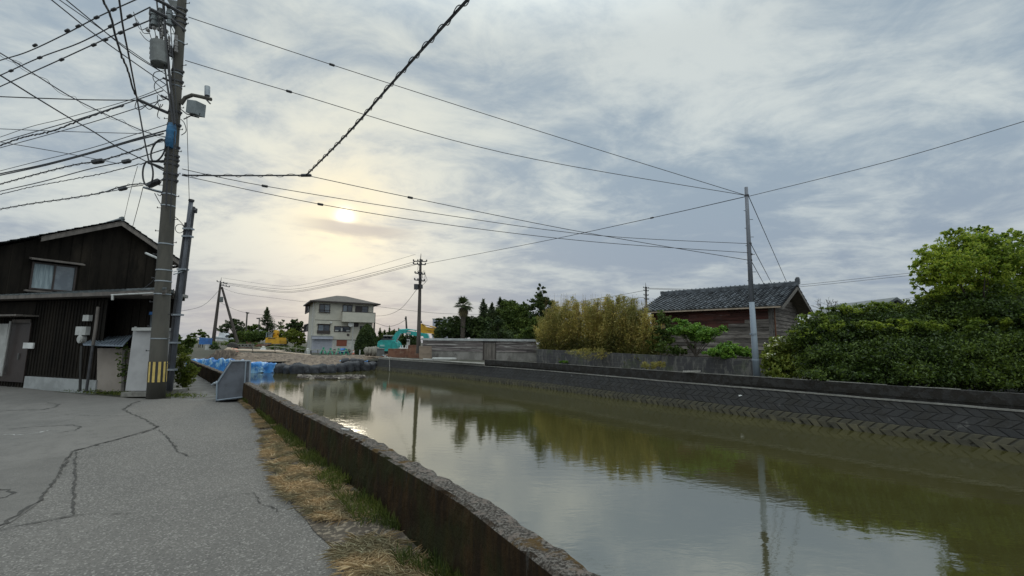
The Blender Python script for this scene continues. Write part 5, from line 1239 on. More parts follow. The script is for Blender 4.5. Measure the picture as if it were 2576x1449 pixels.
def conifer(name, label, cat, bx, by, Y, xc, ytop, wpx, n, size, matn, group=None, tiers=9, droop=.15, trunk='bark', taper=1.0, seed=0, lean=0):
    base = at(bx, by, Y); top = at(xc, ytop, Y); t = thing(name, base, label, cat, group); H = top.z-base.z; P = []
    R_ = random.Random(seed); b = MB().mat(trunk); r0 = max(.05, H*.018); b.tube([base-V3((0, 0, .2)), base.lerp(top, .5), top], [r0, r0*.6, r0*.12], 6)
    for k in range(tiers):
        f = k/(tiers-1); z = .12+.86*f; rad = wpx*px2m(Y)*((1-f)**taper*.95+.06); nb = 7
        for j in range(nb):
            a = R_.uniform(0, 2*PI); rr = rad*R_.uniform(.55, 1.15); c = base.lerp(top, z); e = c+V3((math.cos(a)*rr, math.sin(a)*rr, rr*R_.uniform(-droop, droop*1.6)))
            b.tube([c, e], [r0*.25, r0*.06], 4); m = max(4, int(n/(tiers*nb)*(rr/rad)*(1.3-.6*f)))
            tt = rng.random(m)**.6; q = np.array(c)[None]*(1-tt[:, None])+np.array(e)[None]*tt[:, None]
            q += rng.normal(size=(m, 3))*np.array([rr*.13, rr*.13, rr*.05+size*.25])*(.5+tt[:, None]); P.append(q)
    b.build('trunk', t); leafmesh('crown', np.vstack(P), size, matn, t, .22, .3); return t
# the great hedge on the right and the tree behind it
plant('big_hedge', 'dense dark green overgrown hedge filling the right bank above the parapet', 'hedge', 2300, 960, 15.0,
      [(2075, 850, 85, 62, 1.4), (2180, 838, 90, 66, 1.6), (2290, 850, 100, 80, .8), (2400, 830, 110, 90, .6), (2530, 840, 130, 110, 0), (2680, 850, 130, 110, 0), (2110, 905, 95, 45, .3), (2240, 905, 110, 55, -.2), (2380, 905, 120, 65, -.6), (2540, 905, 130, 70, -1), (2700, 900, 120, 80, -1.3),
       (2120, 790, 38, 24, 2), (2230, 790, 60, 30, 2.2), (2340, 780, 60, 32, 2), (2520, 760, 70, 40, 1.5), (2330, 935, 120, 30, -.9), (2500, 945, 130, 30, -1.2), (2150, 925, 90, 24, 0), (2110, 942, 80, 18, -.3), (2220, 950, 90, 20, -.5)], .95, .088, 'leaf_hedge', tr=.09, zb=.25, cs=.20, depth=.75, kfac=.55)
hg = [q for q in bpy.data.objects if q.name == 'big_hedge'][0]; P = []
for (x, y, rx, ry, dY) in ((2050, 812, 50, 26, 1.4), (2110, 790, 60, 26, 1.8), (2200, 782, 70, 28, 1.9), (2290, 785, 70, 30, 1.4), (2370, 765, 70, 30, 1.3), (2470, 770, 80, 36, 1.0), (2560, 745, 80, 40, .8), (2020, 850, 34, 22, 1.2), (2150, 830, 80, 24, .5), (2290, 830, 90, 26, 0), (2430, 830, 100, 30, -.3), (2560, 820, 90, 34, -.6)):
    c = at(x, y, 15+dY); P.append(clumps(c, (rx*15/F, .8, ry*15/F), 26, int(rx*ry*.62), .15, .75, None, -.1))
leafmesh('lit_top_sprigs', np.vstack(P), .10, 'leaf_hedge_lit', hg, .5, .5)  # brighter sprigs added on top, painting the hedge's fall from light to shade
plant('broadleaf_tree', 'tall bright green broadleaf tree rising above the dark hedge at the right edge', 'tree', 2470, 900, 15.6,
      [(2455, 660, 110, 78), (2375, 690, 66, 60, -.3), (2345, 645, 44, 38), (2430, 618, 66, 44, .3), (2520, 632, 66, 48), (2560, 690, 60, 70), (2400, 745, 62, 40, .3), (2330, 700, 34, 34), (2345, 745, 40, 26), (2640, 660, 70, 75), (2490, 735, 80, 50), (2310, 668, 20, 14), (2400, 590, 30, 16), (2478, 578, 26, 14), (2545, 592, 34, 18)], .38, .10, 'leaf_bright', tr=.13, zb=.25, cs=.13, shell=.3, kfac=1.1, limbs=16, depth=.8)
plant('flowering_shrub', 'leafy shrub with small white flowers at the end of the block wall', 'shrub', 1975, 935, 17.2,
      [(1960, 890, 42, 34), (1940, 912, 26, 28, -.3), (2005, 880, 40, 36, .3), (1990, 915, 44, 28, -.2), (1960, 858, 26, 14), (2010, 850, 22, 14, .6), (2035, 900, 30, 34, .4), (1985, 938, 56, 16, -.6), (2050, 935, 50, 20, -.6)], .45, .12, 'leaf_bush', tr=.05, zb=.2, kfac=1.2)
o = [q for q in bpy.data.objects if q.name.startswith('flowering_shrub')][0]
leafmesh('flowers', np.vstack([clumps(at(x, y, 16.8), (.28, .2, .10), 14, 40, .25) for x, y in ((1940, 866), (1960, 852), (1984, 858), (1932, 895))]), .055, 'flower_white', o, .9, .6)
plant('low_shrub', 'low fresh green broad-leaved shrub growing over the block wall left of the grey pole', 'shrub', 1832, 900, 20.7,
      [(1830, 880, 42, 15), (1800, 888, 28, 11, -.2), (1865, 886, 28, 12), (1828, 870, 24, 11, .2), (1834, 893, 20, 10, -.5)], .6, .15, 'leaf_fresh', tr=.035, zb=.3, aspect=.7)
plant('low_shrub', 'small dim green shrub behind the block wall right of the bamboo', 'shrub', 1690, 890, 23,
      [(1690, 880, 34, 12), (1665, 872, 18, 14), (1720, 884, 16, 8), (1740, 872, 16, 8, .5)], .5, .14, 'leaf_mid', tr=.04, zb=.3)
plant('flat_topped_tree', 'small flat-topped tree with fresh green leaves in front of the storehouse wall', 'tree', 1756, 900, 22.2,
      [(1740, 836, 50, 12), (1715, 830, 30, 12), (1790, 836, 36, 12), (1765, 850, 38, 8), (1822, 826, 18, 8), (1718, 812, 20, 7), (1702, 806, 10, 5), (1745, 820, 24, 8)], .85, .14, 'leaf_fresh', tr=.05, zb=.3, flat=.25, limbs=12, cs=.3)
plant('climbing_shrub', 'dark green climbing shrub at the left end of the storehouse', 'shrub', 1660, 890, 24.5,
      [(1668, 820, 20, 40), (1690, 820, 14, 26), (1650, 850, 22, 30), (1675, 860, 24, 18)], .4, .14, 'leaf_mid', tr=.05, zb=.3)
# golden bamboo
gb = thing('golden_bamboo', at(1500, 880, 27), 'broad clump of golden yellow dying bamboo beside the storehouse', 'bamboo')
P = []; Pt = []; b = MB().mat('twig')
def wally(x):
    q = (x-1288)/F; t = (q*33.5-1.86)/(8.74+14.9*q); return 33.5-14.9*t
prof = [(1352, 815), (1375, 790), (1400, 778), (1440, 770), (1480, 772), (1520, 765), (1560, 762), (1600, 772), (1630, 790), (1655, 825)]
for k in range(270):
    x = random.uniform(1352, 1655); yt = float(np.interp(x, [a for a, _ in prof], [c for _, c in prof])); Y = wally(x)+random.uniform(.7, 3.6)
    yt += random.uniform(-24, 72)*(1 if random.random() < .7 else .45); bs = at(x*.86+1505*.14, 888, Y+.3); bs.z = .25; tp = at(x+random.uniform(-13, 13), yt, Y); m = bs.lerp(tp, .55)+V3((0, 0, .4))
    b.tube([bs, m, tp], [.012, .009, .004], 3)
    n = int(135*(tp.z-bs.z)); tt = rng.random(n)**.7; q = np.array(bs)[None]*(1-tt[:, None])+np.array(tp)[None]*tt[:, None]; q += rng.normal(size=(n, 3))*(np.array([.34, .3, .10])*(1.15-.90*tt[:, None])); P.append(q)
for k in range(150):
    x = random.uniform(1372, 1630); Y = wally(x)+random.uniform(1, 3); bs = at(x, 800, Y); tp = at(x+random.uniform(-5, 7), random.uniform(735, 770) if random.random() < .6 else 755, Y); b.tube([bs, tp], [.012, .004], 4)
    n = 26; tt = rng.random(n); q = np.array(bs)[None]*(1-tt[:, None])+np.array(tp)[None]*tt[:, None]; q += rng.normal(size=(n, 3))*np.array([.13, .13, .06]); Pt.append(q)
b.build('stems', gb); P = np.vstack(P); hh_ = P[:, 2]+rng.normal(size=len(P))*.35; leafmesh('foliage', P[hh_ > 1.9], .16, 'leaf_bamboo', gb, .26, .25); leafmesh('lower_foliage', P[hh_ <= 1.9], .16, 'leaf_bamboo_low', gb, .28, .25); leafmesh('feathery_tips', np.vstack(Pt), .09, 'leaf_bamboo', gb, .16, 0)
for (x, y, l) in ((1485, 880, 'tuft of tan bamboo leaves spilling over the block wall'),):
    plant('bamboo_tuft', l, 'bamboo', x, 905, 27, [(1490, 888, 46, 16), (1450, 886, 30, 9)], .5, .12, 'leaf_bamboo', trunk=None, zb=.1, aspect=.22)
# trees behind the boundary wall
plant('spreading_tree', 'dark bushy tree with loose twigs at the left of the grove, under the palm', 'tree', 1130, 855, 42,
      [(1130, 832, 34, 24), (1165, 828, 36, 26), (1110, 812, 16, 14), (1200, 835, 30, 22), (1100, 842, 12, 12), (1148, 806, 24, 10), (1180, 812, 26, 18), (1215, 815, 24, 20), (1240, 845, 60, 12)], 1.9, .17, 'leaf_dark', tr=.12, zb=.3, cs=.2)
conifer('pointed_conifer', 'slender dark conifer with feathery tip, left one of the pair above the grove', 'tree', 1216, 858, 43, 1216, 757, 26, 2600, .34, 'leaf_pine', 'pointed conifers of the grove', 12, .5, seed=3, taper=.7)
conifer('pointed_conifer', 'dark pointed conifer between the palm and the rounded tree', 'tree', 1240, 858, 44, 1237, 766, 26, 2400, .34, 'leaf_pine', 'pointed conifers of the grove', 12, .5, seed=5, taper=.7)
conifer('pointed_conifer', 'dark conifer spire rising just left of the rounded tree top', 'tree', 1262, 858, 45, 1258, 752, 22, 2400, .34, 'leaf_dark', 'pointed conifers of the grove', 12, .5, seed=6, taper=.6)
plant('rounded_tree', 'large rounded green tree in the middle of the grove behind the boundary wall', 'tree', 1285, 858, 45,
      [(1285, 790, 40, 30), (1310, 800, 30, 30), (1255, 805, 28, 28), (1280, 765, 24, 12), (1290, 825, 46, 30), (1325, 825, 18, 28), (1235, 825, 30, 28), (1225, 800, 20, 22), (1318, 780, 20, 18), (1340, 830, 20, 22)], 2.0, .17, 'leaf_mid', tr=.16, zb=.3, cs=.2)
conifer('layered_pine', 'low dark pine with layered branches behind the door of the boundary wall', 'tree', 1255, 860, 40, 1252, 800, 38, 3200, .26, 'leaf_dark', None, 8, .15, seed=8, taper=.6)
plant('grove_shrub', 'lighter green shrubs between the rounded tree and the golden bamboo', 'shrub', 1330, 858, 39,
      [(1330, 840, 26, 18), (1345, 815, 16, 18), (1310, 850, 20, 10), (1345, 845, 26, 14), (1360, 825, 24, 26)], 1.8, .17, 'leaf_mid', tr=.05, zb=.3)
plant('ragged_tree', 'tall ragged dark tree with tufted spire left of the golden bamboo', 'tree', 1362, 860, 40,
      [(1358, 716, 5, 5), (1364, 724, 6, 4), (1354, 727, 5, 5), (1371, 735, 8, 6), (1357, 742, 13, 7), (1368, 752, 16, 7), (1340, 757, 14, 6), (1352, 768, 22, 7), (1384, 763, 16, 9), (1335, 775, 12, 6), (1375, 785, 26, 12), (1345, 795, 18, 10), (1398, 778, 12, 10), (1375, 805, 30, 14), (1355, 820, 24, 16), (1390, 795, 16, 12), (1362, 760, 18, 20)], 2.3, .15, 'leaf_dark', tr=.11, zb=.3, cs=.3, shell=.2, limbs=15)
# palm
pm = thing('fan_palm', at(1166, 855, 41), 'fan palm with a shaggy crown standing above the grove', 'palm')
tpz = at(1166, 768, 41); b = MB().mat('bark'); b.tube([V3((tpz.x, 41, .2)), tpz], [.18, .24], 8); 
for k in range(60): z = random.uniform(tpz.z-1.1, tpz.z); a = random.random()*6.28; b.tube([(tpz.x+math.cos(a)*.17, 41+math.sin(a)*.17, z), (tpz.x+math.cos(a)*.28, 41+math.sin(a)*.28, z-.2)], [.03, .01], 3)
b.build('trunk', pm)
for kind, cnt in (('green_frond', 34), ('dry_frond', 16)):
    for k in range(cnt):
        b = MB().mat('leaf_palm' if kind == 'green_frond' else 'leaf_palm_dry'); a = k*2.399+.3; el = random.uniform(-.5, 1.25) if kind == 'green_frond' else random.uniform(-1.35, -.8)
        d = V3((math.cos(a)*math.cos(el), math.sin(a)*math.cos(el), math.sin(el))); L0 = random.uniform(.35, .5); c = tpz+d*L0; b.tube([tpz, c], .012, 3)
        sdv = d.cross(V3((0, 0, 1))).normalized() if abs(d.z) < .98 else V3((1, 0, 0)); upv_ = sdv.cross(d)
        for j in range(17):
            th = (j-8)/8*1.35; dr = d*math.cos(th)+sdv*math.sin(th); l = random.uniform(.55, .72)*(1-.25*abs(th)/1.35); w = sdv*math.cos(th)*.028-d*math.sin(th)*.028; e = c+dr*l-V3((0, 0, .16+.06*random.random()))
            b.poly([c+w*.3, c+dr*l*.55+w-V3((0, 0, .02)), e, c+dr*l*.55-w-V3((0, 0, .02)), c-w*.3])
        b.build(kind, pm)
# conical bush by the house
cb_ = thing('conical_bush', at(920, 893, 52), 'dense dark green clipped conical bush at the right corner of the beige house', 'bush')
bs = at(920, 893, 52); P = []; n = 9000; hh = at(920, 815, 52).z-bs.z
f = rng.random(n)**.8; a = rng.random(n)*2*PI; rad = (1.2*(1-f**3)**.8+.05)*(.86+.16*rng.random(n))*(1+.05*np.sin(a*5+f*9))
P = np.stack([bs.x+rad*np.cos(a), bs.y+rad*np.sin(a), bs.z+f*hh], 1); leafmesh('foliage', P, .17, 'leaf_dark', cb_, .5, 0)
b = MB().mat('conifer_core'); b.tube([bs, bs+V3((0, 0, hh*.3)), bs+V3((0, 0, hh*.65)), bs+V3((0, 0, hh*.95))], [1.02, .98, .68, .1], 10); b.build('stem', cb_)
# trees left of and behind the house
conifer('tall_conifer', 'tall dark conifer with layered branches behind the yellow excavator', 'tree', 674, 862, 72, 672, 776, 26, 4200, .40, 'leaf_pine', None, 11, .12, seed=12, taper=.75)
plant('black_pine', 'spreading dark pine behind the strut of the leaning utility pole', 'tree', 590, 862, 68,
      [(590, 812, 20, 6), (575, 822, 24, 7), (600, 825, 20, 7), (565, 832, 20, 5), (598, 836, 18, 7), (585, 845, 14, 6), (590, 805, 10, 5), (610, 815, 8, 6), (556, 828, 8, 4)], 1.4, .36, 'leaf_pine', tr=.14, zb=.3, aspect=.25, shell=.2, cs=.3, limbs=12)
plant('distant_tree', 'small round distant tree on the horizon above the blue container', 'tree', 505, 852, 85,
      [(505, 834, 9, 7), (498, 842, 9, 5), (514, 842, 8, 6), (484, 844, 9, 6), (519, 846, 7, 5), (476, 848, 7, 5)], 1.6, .38, 'leaf_mid', tr=.1, zb=.2)
plant('dark_tree', 'dark dense tree directly left of the beige house', 'tree', 742, 862, 74,
      [(742, 816, 20, 9), (730, 822, 14, 8), (755, 820, 10, 9), (740, 808, 10, 5), (745, 832, 20, 8)], 1.5, .36, 'leaf_dark', tr=.14, zb=.3, shell=.25)
plant('open_branched_tree', 'thin open-branched tree between the tall conifer and the house', 'tree', 708, 860, 70,
      [(705, 812, 6, 4), (713, 806, 4, 3), (702, 822, 8, 4), (712, 824, 8, 5)], 1.0, .3, 'leaf_mid', tr=.09, zb=.3, limbs=10)
plant('low_tree', 'low green tree just left of the tall conifer', 'tree', 635, 862, 74,
      [(636, 822, 16, 7), (622, 828, 14, 7), (648, 826, 12, 8), (630, 834, 20, 7)], 1.4, .34, 'leaf_mid', tr=.1, zb=.3)
plant('vine_hedge', 'green hedge and vines along the site behind the thin poles', 'hedge', 640, 864, 66,
      [(625, 842, 30, 9), (655, 842, 24, 12), (610, 850, 20, 6), (640, 852, 34, 9), (600, 858, 26, 5)], 1.5, .26, 'leaf_mid', trunk=None, zb=.3, crown='foliage')
plant('vine_hedge', 'yellow-green overgrown hedge between the yellow excavator and the beige house', 'hedge', 730, 866, 64,
      [(712, 842, 18, 12), (735, 842, 22, 14), (755, 848, 14, 16), (720, 856, 24, 10), (750, 862, 18, 10), (700, 850, 10, 8)], 1.3, .26, 'leaf_bush', trunk=None, zb=.3, crown='foliage')
plant('weed_bank', 'low weeds along the bottom of the site left of the beige house', 'weeds', 740, 882, 56,
      [(745, 878, 26, 7), (700, 874, 30, 4), (765, 882, 10, 7), (660, 868, 40, 3), (620, 866, 30, 3), (560, 864, 34, 3)], 1.4, .2, 'leaf_mid', trunk=None, zb=.2, crown='foliage')
for k, (x, yt, w) in enumerate([(956, 828, 10), (968, 832, 9), (980, 826, 10), (992, 832, 10), (1003, 829, 9), (1013, 834, 9), (1044, 836, 9)]):
    conifer('young_pine', ['young pine nearest the conical bush', 'short second young pine behind the teal excavator cab', 'tallest of the young pines above the excavator cab', 'young pine left of the excavator boom', 'young pine behind the bend of the excavator boom', 'young pine right behind the excavator boom bend', 'lone young pine between the excavator arm and the dark pole'][k], 'tree', x, 872, 66, x, yt, w, 800, .36, 'leaf_mid', 'young pines behind the teal excavator', 8, .35, seed=20+k, taper=.8)
plant('pine_thicket', 'thicket of green shrubs under the young pines behind the teal excavator cab', 'shrub', 980, 874, 68,
      [(955, 852, 16, 12), (975, 848, 18, 12), (995, 846, 18, 13), (1012, 852, 12, 12), (965, 840, 12, 8), (990, 838, 14, 8)], 1.5, .28, 'leaf_mid', tr=.06, zb=.3)
plant('dark_shrubbery', 'dark shrubbery below the excavator arm', 'shrub', 1030, 880, 56,
      [(1010, 862, 14, 14), (1030, 858, 18, 16), (1048, 862, 12, 16), (1040, 848, 12, 8)], 1.2, .24, 'leaf_dark', tr=.06, zb=.3)
plant('green_bush', 'yellow-green bush beside the grey conduit pole at the start of the path', 'bush', 462, 985, 14.6,
      [(455, 945, 22, 26), (475, 935, 18, 22), (462, 905, 16, 20), (450, 880, 13, 20, .5), (475, 955, 16, 16), (490, 930, 12, 12), (462, 970, 16, 10), (446, 920, 12, 22)], 1.3, .055, 'leaf_bush', tr=.035, aspect=.35, cs=.3, shell=.3)
plant('roadside_shrub', 'dark leafy shrubs on the rubble beyond the green bush', 'shrub', 462, 890, 24,
      [(462, 868, 18, 16), (480, 862, 16, 12), (448, 858, 12, 18), (468, 882, 18, 12)], .7, .17, 'leaf_mid', tr=.04, zb=.2)
for k, (x, y, Y, lab) in enumerate([(300, 990, 13.2, 'low weeds at the foot of the lean-to shed'), (450, 999, 12.9, 'brown-green weeds between the utility pole and the path'), (240, 991, 13.6, 'low weeds along the house wall near the downspout')]):
    c = at(x, y, Y); c.z = 0; t_ = thing('weed_patch', c, lab, 'weeds'); Q = rng.normal(size=(420, 3))*np.array([.32, .10, .03])+np.array([c.x, c.y, .05]); Q[:, 2] = np.abs(Q[:, 2]); leafmesh('foliage', Q, .07, 'grass', t_, .25, 0)
plant('dark_bush', 'dark round bush at the foot of the leaning utility pole', 'bush', 540, 880, 47, [(540, 872, 10, 6), (533, 875, 6, 4), (547, 875, 6, 4)], 3.5, .13, 'leaf_dark', trunk=None, crown='foliage', cs=.3)
plant('wall_weed', 'small yellow-green weed sprouting before the block wall', 'weed', 1420, 914, 30, [(1418, 911, 12, 4)], 3, .12, 'leaf_fresh', trunk=None, zb=.3, crown='foliage')
plant('wall_weed', 'tall dry grass tuft before the block wall left of the grey pole', 'weed', 1640, 918, 21.5, [(1640, 920, 26, 8), (1662, 914, 12, 8)], 1.2, .14, 'leaf_bamboo', trunk=None, zb=.2, crown='foliage', aspect=.15)
# bare tree
bt = thing('bare_tree', at(2085, 860, 24), 'leafless grey tree between the storehouse and the hedge', 'tree')
b = MB().mat('bark_grey')
def twig(p, d, l, r, lv):
    q = p+d*l+V3((0, 0, l*.1)); b.tube([p, p.lerp(q, .5)+V3((random.uniform(-.05, .05), 0, .03)), q], [r, r*.8, r*.55], 4)
    if lv > 0:
        for _ in range(3): dd_ = (d+V3((random.uniform(-.8, .8), random.uniform(-.8, .8), random.uniform(-.15, .5)))).normalized(); twig(q, dd_, l*random.uniform(.55, .8), r*.55, lv-1)
p0 = at(2082, 850, 24); p0.z = .3; fk = at(2085, 800, 24); b.tube([p0, fk], [.09, .06], 6)
for d in ((-.6, .1, .6), (.5, 0, .7), (.8, .3, .45), (-.1, -.2, .8)): twig(fk, V3(d).normalized(), .42, .035, 3)
b.build('branches', bt)
# ------------------------------------------------------------------ poles
def ring(b, p, r, h, n=12): b.tube([V3(p)-V3((0, 0, h/2)), V3(p)+V3((0, 0, h/2))], r, n)
PB, PT = at(392, 1001, 12.5), at(464, -90, 12.5); PB.z -= .1
def pp(y): t = (y-1001)/(-90-1001); return PB.lerp(PT, t)
up_ = thing('utility_pole', PB, 'large concrete utility pole crowded with transformers, brackets and cables by the street corner', 'utility pole')
b = MB().mat('pole_concrete'); n = 10; b.tube([pp(1001-1091*k/n) for k in range(n+1)], [.215-.11*k/n for k in range(n+1)], 20); b.build('shaft', up_, smooth=True)
def pr_(y): return .215-.11*((1001-y)/1091)
def q_(x, y, dY=0): return at(x, y, 12.5+dY)
for y in (520, 548, 640, 702, 728, 758, 860, 405, 212, 245, 128): b = MB().mat('galv_bright' if y > 500 else 'galv'); ring(b, pp(y), pr_(y)+.012, .03, 16); b.build('band', up_)
b = MB().mat('steel_dark'); b.uv = None
bolts = MB().mat('steel_dark'); k = 0
for y in range(20, 940, 28):
    p = pp(y); sx = 1 if k % 2 == 0 else -1; b = MB().mat('steel_dark'); b.tube([p+V3((sx*(pr_(y)-.01), 0, 0)), p+V3((sx*(pr_(y)+.13), -.02, 0))], .010, 5); b.tube([p+V3((sx*(pr_(y)+.13), -.02, -.015)), p+V3((sx*(pr_(y)+.13), -.02, .03))], .012, 5); b.build('step_bolt', up_); k += 1
for (y) in (38, 62, 75, 205, 232, 312, 345, 402, 424, 434, 446, 470, 485): p = pp(y); b = MB().mat('steel_dark'); ring(b, p, pr_(y)+.02, .05, 12); b.box(p+V3((pr_(y)+.03, 0, 0)), (.07, .06, .06)); b.build('clamp', up_)
def arm_(pts, r, name='crossarm', m='galv', n=6): b = MB().mat(m); b.tube([q_(*p) for p in pts], r, n); return b.build(name, up_)
arm_([(468, 40, 0), (420, 12, -.3), (372, -12, -.6)], .05, 'crossarm', 'steel_dark'); arm_([(466, 78, 0), (430, 48, -.2), (380, 24, -.5)], .05, 'crossarm', 'steel_dark')
for yy in (45, 85): b = MB().mat('transformer'); p = pp(yy); b.hexa([p+V3((-.42, -.06, .36)), p+V3((-.08, -.06, -.18)), p+V3((-.08, .06, -.18)), p+V3((-.42, .06, .36)), p+V3((-.42, -.06, .40)), p+V3((-.08, -.06, .34)), p+V3((-.08, .06, .34)), p+V3((-.42, .06, .40))]); b.build('gusset', up_)
arm_([(425, 285, 0), (385, 268, -.2), (344, 249, -.4)], .045, 'bracket', 'steel_dark'); arm_([(425, 404, 0), (400, 406, -.1), (374, 406, -.2)], .035, 'bracket', 'steel_dark'); arm_([(424, 430, 0), (398, 418, -.1), (372, 409, -.2)], .035, 'bracket', 'steel_dark'); arm_([(424, 487, 0), (392, 480, -.1), (361, 471, -.2)], .035, 'bracket', 'galv'); arm_([(440, 210, 0), (410, 196, -.1)], .03, 'bracket', 'steel_dark'); arm_([(440, 260, 0), (405, 240, -.1)], .03, 'bracket', 'steel_dark')
arm_([(455, 262, 0), (466, 246, 0), (484, 239, 0), (508, 244, 0), (531, 250, 0)], .055, 'antenna_arm', 'pole_concrete', 8); arm_([(515, 246, -.02), (529, 261, -.02)], .022, 'antenna_arm', 'steel_dark')
b = MB().mat('galv_bright'); b.tube([q_(521.5, 241), q_(521.8, 218)], .073, 14); b.mat('steel_dark'); b.tube([q_(521.5, 247), q_(521.5, 241)], .05, 8); b.build('antenna', up_)
b = MB().mat('cabinet'); c0_, c1_ = q_(466, 277, -.1), q_(499, 286, -.1); b.obox(q_(467, 282, -.1), q_(490, 285, -.12)-q_(467, 282, -.1), (.12, .26, 0), (0, 0, .40)); b.build('cabinet', up_)
b = MB().mat('wire'); b.tube([q_(455, 275), q_(470, 287), q_(488, 290), q_(503, 286), q_(500, 296), q_(480, 291), q_(462, 300)], .016, 6); b.build('cabinet_cable', up_)
# transformer with bushings
tf = MB().mat('transformer'); ta, tb = q_(403, 164, -.25), q_(401, 106, -.25); tf.tube([ta, ta+V3((0, 0, .02)), tb-V3((0, 0, .03)), tb], [.20, .235, .225, .17], 16); tf = tf.build('transformer', up_, smooth=False)
for (x, y) in ((394, 92), (407, 90), (416, 98)):
    b = MB().mat('insulator')
    for j in range(5): ring(b, q_(x, y+j*4.2, -.25), .035+.006*(j % 2), .03, 8)
    o = b.build('bushing', up_); o.parent = tf
for (x, y0_, y1_, m, r) in ((380.5, 116, 146, 'steel_dark', .045), (443, 92, 128, 'insulator', .05), (425, 95, 125, 'insulator', .04), (389, 30, 62, 'cabinet', .10), (379, 25, 68, 'steel_dark', .045), (426, 28, 60, 'cabinet', .085), (404, 25, 62, 'transformer', .07), (430, 118, 140, 'steel_dark', .05), (410, 68, 88, 'insulator', .05)):
    b = MB().mat(m); nn = 6
    for j in range(nn): yy = y0_+(y1_-y0_)*j/(nn-1); ring(b, q_(x, yy, -.2), r*(1.0 if j % 2 else .8), abs(y1_-y0_)/nn*12.5/F*1.15, 10)
    b.build('insulator' if m != 'cabinet' else 'cutout_switch', up_)
for (x, y) in ((372, 76), (388, 70), (400, 74), (418, 78), (434, 20), (424, 18)): b = MB().mat('insulator'); b.blob(q_(x, y, -.2), (.06, .06, .06), 8, 6, .1); b.build('insulator', up_)
for P_ in ([(340, 45), (352, 62), (360, 82), (375, 84)], [(336, 30), (345, 60), (356, 75), (372, 68)], [(352, 80), (366, 98), (382, 108), (388, 112)], [(388, 70), (392, 96), (384, 104), (376, 82)], [(420, 82), (428, 96), (418, 108), (414, 92)], [(402, 250), (378, 275), (360, 262), (345, 252)], [(344, 252), (340, 270), (352, 276), (372, 262)], [(418, 178), (390, 182), (386, 200), (405, 220), (425, 238)], [(416, 196), (392, 206), (390, 226), (412, 250)], [(430, 66), (440, 90), (436, 120), (432, 150)],
           [(455, 300), (464, 310), (468, 330), (456, 340)], [(415, 446), (412, 470), (404, 492), (396, 488)], [(389, 486), (402, 510), (418, 530)], [(396, 240), (398, 262), (404, 270), (410, 262)], [(404, 262), (396, 290), (402, 298)]):
    b = MB().mat('wire'); pts = [q_(x, y, -.15) for x, y in P_]; out_ = []
    for i in range(len(pts)-1):
        a_, b_, c_, d_ = pts[max(i-1, 0)], pts[i], pts[i+1], pts[min(i+2, len(pts)-1)]
        for j in range(5): t = j/5; out_.append(.5*((2*b_)+(c_-a_)*t+(2*a_-5*b_+4*c_-d_)*t*t+(3*b_-a_-3*c_+d_)*t**3))
    b.tube(out_+[pts[-1]], .011, 5); b.build('jumper_wire', up_)
for (x0_, y0_, x1_, y1_, x2_, y2_, r) in ((392, -20, 405, 105, 421, 215, .022), (421, 215, 428, 260, 436, 316, .026), (409, -20, 418, 110, 430, 222, .034), (430, 222, 436, 262, 441, 312, .03), (428, 60, 438, 180, 446, 300, .012), (428, 320, 420, 420, 418, 520, .02), (440, 330, 433, 440, 428, 560, .014)):
    b = MB().mat('wire'); b.tube([q_(x0_, y0_, -.26), q_(x1_, y1_, -.26), q_(x2_, y2_, -.24)], r, 6); b.build('riser_cable', up_)
b = MB().mat('blue_cover'); pts = [q_(433+.0*k-(k*1.0), 311+k*10, -.2) for k in range(7)]; b.tube(pts, [.09, .12, .13, .12, .13, .12, .08], 10); b.build('blue_cover', up_)
for (xc, yc, rx, ry, tl) in ((398, 378, 19, 27, .35), (372, 437, 13, 31, 0)):
    b = MB().mat('wire'); b.tube([q_(xc+rx*math.cos(t)*math.cos(tl)+ry*math.sin(t)*math.sin(tl)*.5, yc-ry*math.sin(t)+rx*math.cos(t)*math.sin(tl)*-1, -.2) for t in np.linspace(0, 2*PI, 26)], .022, 6, False); b.build('cable_coil', up_)
# striped guard
b = MB(); ns_ = 22
for i in range(ns_):
    a0_, a1_ = 2*PI*i/ns_, 2*PI*(i+1)/ns_; b.mat('yellow_paint' if i % 2 else 'black_paint'); lo_p, hi_p = pp(957), pp(912)
    r = pr_(940)+.008; b.poly([lo_p+V3((math.cos(a0_)*r, math.sin(a0_)*r, 0)), lo_p+V3((math.cos(a1_)*r, math.sin(a1_)*r, 0)), hi_p+V3((math.cos(a1_)*r, math.sin(a1_)*r, 0)), hi_p+V3((math.cos(a0_)*r, math.sin(a0_)*r, 0))])
b.build('striped_guard', up_)
# conduit pole
cp = thing('conduit_pole', at(425, 984, 13.2), 'thin grey steel pole with two cable conduits leaning beside the large utility pole', 'pole')
b = MB().mat('conduit_grey'); b.tube([at(427, 982, 13.2), at(453, 740, 13.2), at(481, 503, 13.2)], [.075, .07, .06], 12); b.build('shaft', cp, smooth=True)
b = MB().mat('steel_dark'); b.tube([at(418, 982, 13.15), at(444, 740, 13.15), at(468, 560, 13.15)], .042, 8); b.build('conduit', cp)
b = MB().mat('steel_dark'); b.tube([at(462, 740, 13.15), at(476, 620, 13.15), at(488, 520, 13.15), at(490, 530, 13.1)], .036, 8); b.build('conduit', cp)
for y, x in ((576, 474), (595, 472), (678, 460), (792, 447), (862, 439), (930, 431)): b = MB().mat('galv_bright'); b.box(at(x, y, 13.15), (.26, .16, .05)); b.build('clamp', cp)
b = MB().mat('steel_dark'); b.tube([at(481, 507, 13.2), at(482, 502, 13.2)], .08, 10); b.box(at(491, 530, 13.2), (.08, .08, .14)); b.build('cap', cp)
